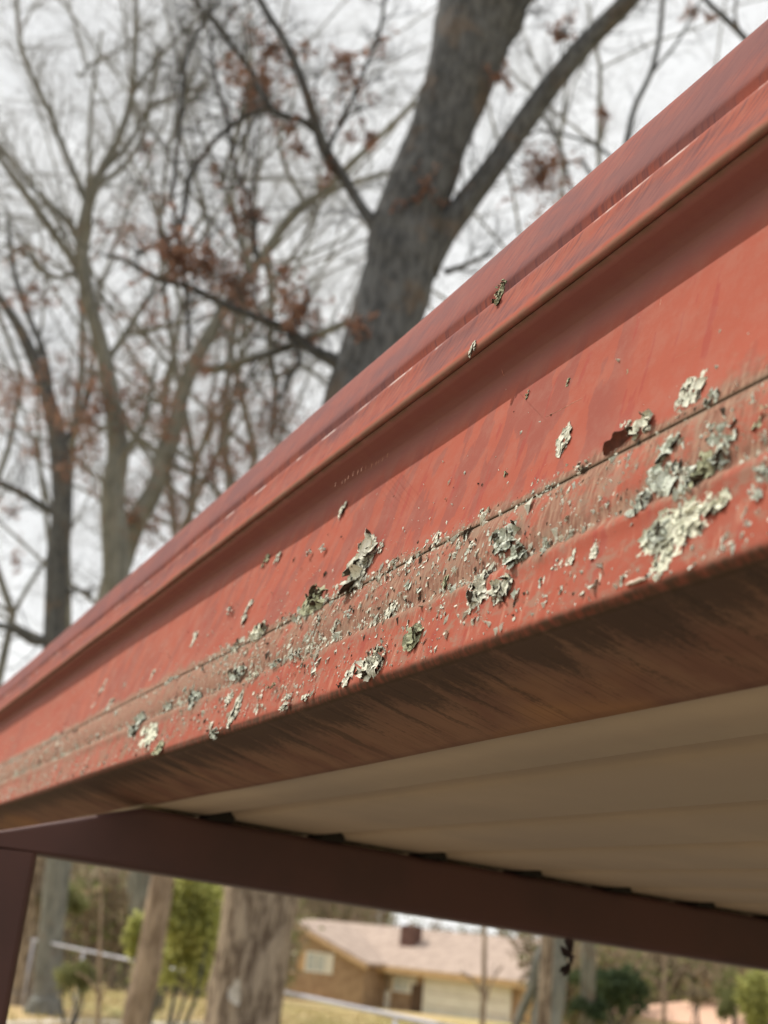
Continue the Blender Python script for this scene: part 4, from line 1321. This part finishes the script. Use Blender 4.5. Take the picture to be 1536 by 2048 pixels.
# ------------------------------------------------------------------ house
def house():
    def flat(px, D):
        d = ray(px, 1900); h = math.hypot(d[0], d[1])
        return np.array([d[0] / h * D, d[1] / h * D])
    A = flat(520, 70); B = flat(1086, 60)
    u = B - A; W = np.linalg.norm(u); u /= W
    n = np.array([-u[1], u[0]])             # away from camera
    if n @ A < 0: n = -n
    zb = -2.35
    def fr(p):
        return np.array([A[0] + u[0] * p[0] + n[0] * p[1], A[1] + u[1] * p[0] + n[1] * p[1], zb + p[2]])
    def s_of(px):                            # where a pixel column meets the facade plane
        d = ray(px, 1930)[:2]
        mtx = np.array([[d[0], -u[0]], [d[1], -u[1]]])
        k, s = np.linalg.solve(mtx, A)
        return s
    def z_of(px, py, y=0.0):
        d = ray(px, py)
        mtx = np.array([[d[0], -u[0]], [d[1], -u[1]]])
        k, s = np.linalg.solve(mtx, A + n * y)
        return EYE + d[2] * k - zb
    root = thing('brick_house', fr(np.array([W / 2, 0, 0])), 'single-storey brown house with pinkish roof and white garage door beyond the fence', 'house')
    M_WALL = simple('brown_brick', (0.30, 0.20, 0.125), (0.40, 0.28, 0.18), 3, rough=.9)
    M_RF = simple('pinkish_shingle', (0.36, 0.28, 0.235), (0.47, 0.37, 0.31), 2, rough=.95)
    M_WHITE = simple('cream_white_paint', (0.80, 0.78, 0.70), (0.72, 0.70, 0.62), 2, rough=.6)
    M_TRIM = simple('tan_trim_paint', (0.58, 0.40, 0.22), (0.50, 0.34, 0.18), 2, rough=.7)
    M_GLASS = simple('pale_window_glass', (0.42, 0.46, 0.46), (0.60, 0.62, 0.56), 1, rough=.15, spec=.6)
    M_DARK = simple('dark_porch_wall', (0.10, 0.065, 0.045), (0.14, 0.09, 0.06), 2)
    ze = z_of(900, 1948); Dp = 8.0
    ztop = z_of(930, 1873, Dp / 2)
    b = MB(); b.box(0, W, 0, Dp, -1.0, ze, fr); b.build('wall', M_WALL, root)
    g = MB()
    g.prism([(0, 0)], 0, 0) if False else None
    # side-gable roof, ridge along the facade
    r_ = MB()
    ov = 0.5
    V = [(-ov, -ov, ze - .12), (W + ov, -ov, ze - .12), (W + ov, Dp / 2, ztop), (-ov, Dp / 2, ztop), (-ov, Dp + ov, ze - .12), (W + ov, Dp + ov, ze - .12)]
    th = 0.16
    Vt = [fr(np.array(v)) for v in V] + [fr(np.array([v[0], v[1], v[2] + th])) for v in V]
    F = [(0, 3, 2, 1), (3, 4, 5, 2), (6, 7, 8, 9), (9, 8, 11, 10), (0, 1, 7, 6), (5, 4, 10, 11), (1, 2, 8, 7), (2, 5, 11, 8), (3, 0, 6, 9), (4, 3, 9, 10)]
    roof = mesh_obj('roof', Vt, F, M_RF, root)
    e = MB()
    for x0 in (-0.02, W - .1):
        i = len(e.V)
        e.V += [fr(np.array(p)) for p in ((x0, 0, ze), (x0, Dp, ze), (x0, Dp / 2, ztop - .02), (x0 + .12, 0, ze), (x0 + .12, Dp, ze), (x0 + .12, Dp / 2, ztop - .02))]
        e.F += [(i, i + 1, i + 2), (i + 5, i + 4, i + 3), (i, i + 3, i + 4, i + 1), (i + 1, i + 4, i + 5, i + 2), (i + 2, i + 5, i + 3, i)]
    e.build('gable_wall', M_WALL, root)
    f = MB(); f.box(-ov, W + ov, -ov - .06, -ov - .005, ze - .26, ze + .06, fr); f.build('fascia_board', M_TRIM, root)
    # front gable block at left
    sa, sb = s_of(495), s_of(768)
    dpt = 1.6
    zg = z_of(640, 1915, -dpt); zp = z_of(640, 1852, -dpt)
    b = MB(); b.box(sa, sb, -dpt, -.01, -1.0, zg, fr); b.build('front_wall', M_WALL, root)
    mid = (sa + sb) / 2
    gb = MB(); gb.prism([(sa, zg), (sb, zg), (mid, zp)], -dpt, -dpt + .15, fr); gb.build('front_gable', simple('tan_gable_board', (0.36, 0.25, 0.15), (0.42, 0.30, 0.19), 3), root)
    rr = MB(); o_ = .4
    rr.prism([(sa - o_, zg - .12), (mid, zp), (sb + o_, zg - .12), (sb + o_, zg + .03), (mid, zp + .17), (sa - o_, zg + .03)], -dpt - .35, Dp / 2, fr)
    rr.build('roof', M_RF, root)
    # rake boards
    rk = MB(); rk.prism([(mid, zp - .16), (sb + o_, zg - .30), (sb + o_, zg - .10), (mid, zp + .02)], -dpt - .42, -dpt - .36, fr); rk.build('rake_board', M_TRIM, root)
    rk = MB(); rk.prism([(mid, zp - .16), (mid, zp + .02), (sa - o_, zg - .10), (sa - o_, zg - .30)], -dpt - .42, -dpt - .36, fr); rk.build('rake_board', M_TRIM, root)
    def window(p0, p1, q0, q1, yy):
        x0, x1 = s_of(p0), s_of(p1)
        z1, z0 = z_of((p0 + p1) / 2, q0, yy), z_of((p0 + p1) / 2, q1, yy)
        m_ = MB()
        fw = .09
        for (a0, a1, b0, b1) in ((x0, x1, z1 - fw, z1), (x0, x1, z0, z0 + fw), (x0, x0 + fw, z0 + fw, z1 - fw), (x1 - fw, x1, z0 + fw, z1 - fw)):
            m_.box(a0, a1, yy - .07, yy - .003, b0, b1, fr)
        m_.box((x0 + x1) / 2 - .03, (x0 + x1) / 2 + .03, yy - .06, yy - .003, z0 + fw, z1 - fw, fr)
        w_ = m_.build('window', M_WHITE, root)
        for (a0, a1) in ((x0 + fw, (x0 + x1) / 2 - .03), ((x0 + x1) / 2 + .03, x1 - fw)):
            q = MB(); q.box(a0, a1, yy - .03, yy - .004, z0 + fw, z1 - fw, fr); q.build('pane', M_GLASS, w_)
        for (a0, a1) in ((x0 - .42, x0 - .02), (x1 + .02, x1 + .42)):
            q = MB(); q.box(a0, a1, yy - .05, yy - .003, z0, z1, fr); q.build('shutter', M_WHITE if a0 > x0 else M_TRIM, w_)
    window(580, 618, 1902, 1946, -dpt); window(650, 692, 1908, 1950, -dpt)
    window(790, 822, 1952, 1985, 0)
    # porch recess
    q = MB(); q.box(s_of(776), s_of(786), -.05, -.004, 0, ze - .3, fr); q.build('porch_post', M_WHITE, root)
    q = MB(); q.box(s_of(828), s_of(850), -.06, -.004, 0, 2.1, fr); q.build('door', M_DARK, root)
    # garage door of four sections
    x0, x1 = s_of(858), s_of(1022); zt = z_of(940, 1968, 0)
    gd = MB(); gd.box(x0 - .15, x0, -.10, -.004, 0, zt + .15, fr); gd.box(x1, x1 + .15, -.10, -.004, 0, zt + .15, fr); gd.box(x0, x1, -.10, -.004, zt, zt + .15, fr)
    go = gd.build('garage_door', M_WHITE, root)
    for k in range(4):
        h = zt / 4
        p = MB(); p.box(x0 + .01, x1 - .01, -.05 - .004 * (k % 2), -.006, h * k + .015, h * (k + 1) - .015, fr); p.build('panel', M_WHITE, go)
    q = MB(); q.box(s_of(1046), s_of(1078), -.12, -.004, -.5, ze - .1, fr); q.build('corner_board', M_TRIM, root)
    # chimney
    cx = s_of(768)
    q = MB(); q.box(cx - .42, cx + .42, Dp / 2 - 2.2, Dp / 2 - 1.4, ztop - 1.2, z_of(768, 1846, Dp / 2 - 2), fr)
    ch = q.build('chimney', simple('dark_red_brick', (0.11, 0.06, 0.05), (0.16, 0.09, 0.07), 4), roof)
house()

def shed():
    a = on_ground(1195, 47); b = on_ground(1450, 43)
    u = (b - a)[:2]; W = np.linalg.norm(u); u /= W
    n = np.array([-u[1], u[0]]);  n = n if n @ a[:2] > 0 else -n
    def zp(px, py, D): return PD(px, py, D)[2]
    zt = zp(1380, 1990, 45); ze = zp(1380, 2046, 45)
    zb = min(a[2], b[2]) - .1
    fr = lambda p: np.array([a[0] + u[0] * p[0] + n[0] * p[1], a[1] + u[1] * p[0] + n[1] * p[1], p[2]])
    root = thing('outbuilding', a, 'low outbuilding with pale peach hipped roof beyond the dark bush', 'shed')
    q = MB(); q.box(.2, W - .2, 0.2, 4.8, zb, ze, fr); q.build('wall', simple('cream_wall', (0.62, 0.55, 0.42), (0.55, 0.48, 0.36), 2), root)
    V = [(0, 0, ze), (W, 0, ze), (W, 5, ze), (0, 5, ze), (W * .62, 2.5, zt), (W * .90, 2.5, zt), (0, 0, ze + .05)]
    Vt = [fr(np.array(v)) for v in V[:6]]
    mesh_obj('roof', Vt, [(0, 1, 5, 4), (1, 2, 5), (2, 3, 4, 5), (3, 0, 4), (3, 2, 1, 0)], simple('peach_roof', (0.66, 0.42, 0.30), (0.60, 0.38, 0.28), 2), root)
shed()

# dry grass tufts in the sunlit yard
def grass():
    rg = np.random.default_rng(77)
    b = MB()
    for i in range(14000):
        px = rg.uniform(-100, 1650); D = rg.uniform(13, 44)
        p = on_ground(px, D)
        h = rg.uniform(.05, .16); w = .012
        a = rg.uniform(0, 6.28); dx = np.array([math.cos(a), math.sin(a), 0]) * w
        tip = p + np.array([rg.normal(0, .04), rg.normal(0, .04), h])
        i0 = len(b.V)
        b.V += [p - dx, p + dx, tip]
        b.F.append((i0, i0 + 1, i0 + 2))
    o = b.build('dry_grass', leafmat('dry_grass_blade', (0.46, 0.34, 0.15), (0.34, 0.32, 0.10), .3, .4), kind='stuff')
    o['label'] = 'dry yellow winter grass across the yard'; o['category'] = 'grass'
grass()

# dead leaves dangling from the beam by a thread of twig
def dangling():
    d = ray(1147, 1883); k = (YB + 0.03) / d[1]
    top = np.array([d[0] * k, d[1] * k, SOFF(d[0] * k) - .056])
    s = 1.2 / F_PX
    rg = np.random.default_rng(5)
    root = thing('dangling_leaf', top, 'small dark crumpled leaf hanging by a thread under the beam', 'leaf')
    b = MB(); b.tube([top + np.array([0, 0, .001]), top + np.array([-.002, 0, -.02]), top + np.array([-.004, 0, -.034]), top + np.array([-.003, 0, -.062])], [.0009, .0007, .0006, .0003], 5)
    b.build('stalk', M_LD, root)
    lb = MB()
    for i in range(10):
        leaf(lb, top + np.array([-.003, 0, -.012 - .002 * i]) + rg.normal(0, .002, 3), rg, .014)
    lb.build('leaf_blade', simple('dark_leaf', (0.04, 0.03, 0.03), (0.07, 0.045, 0.05), 100), root)
dangling()
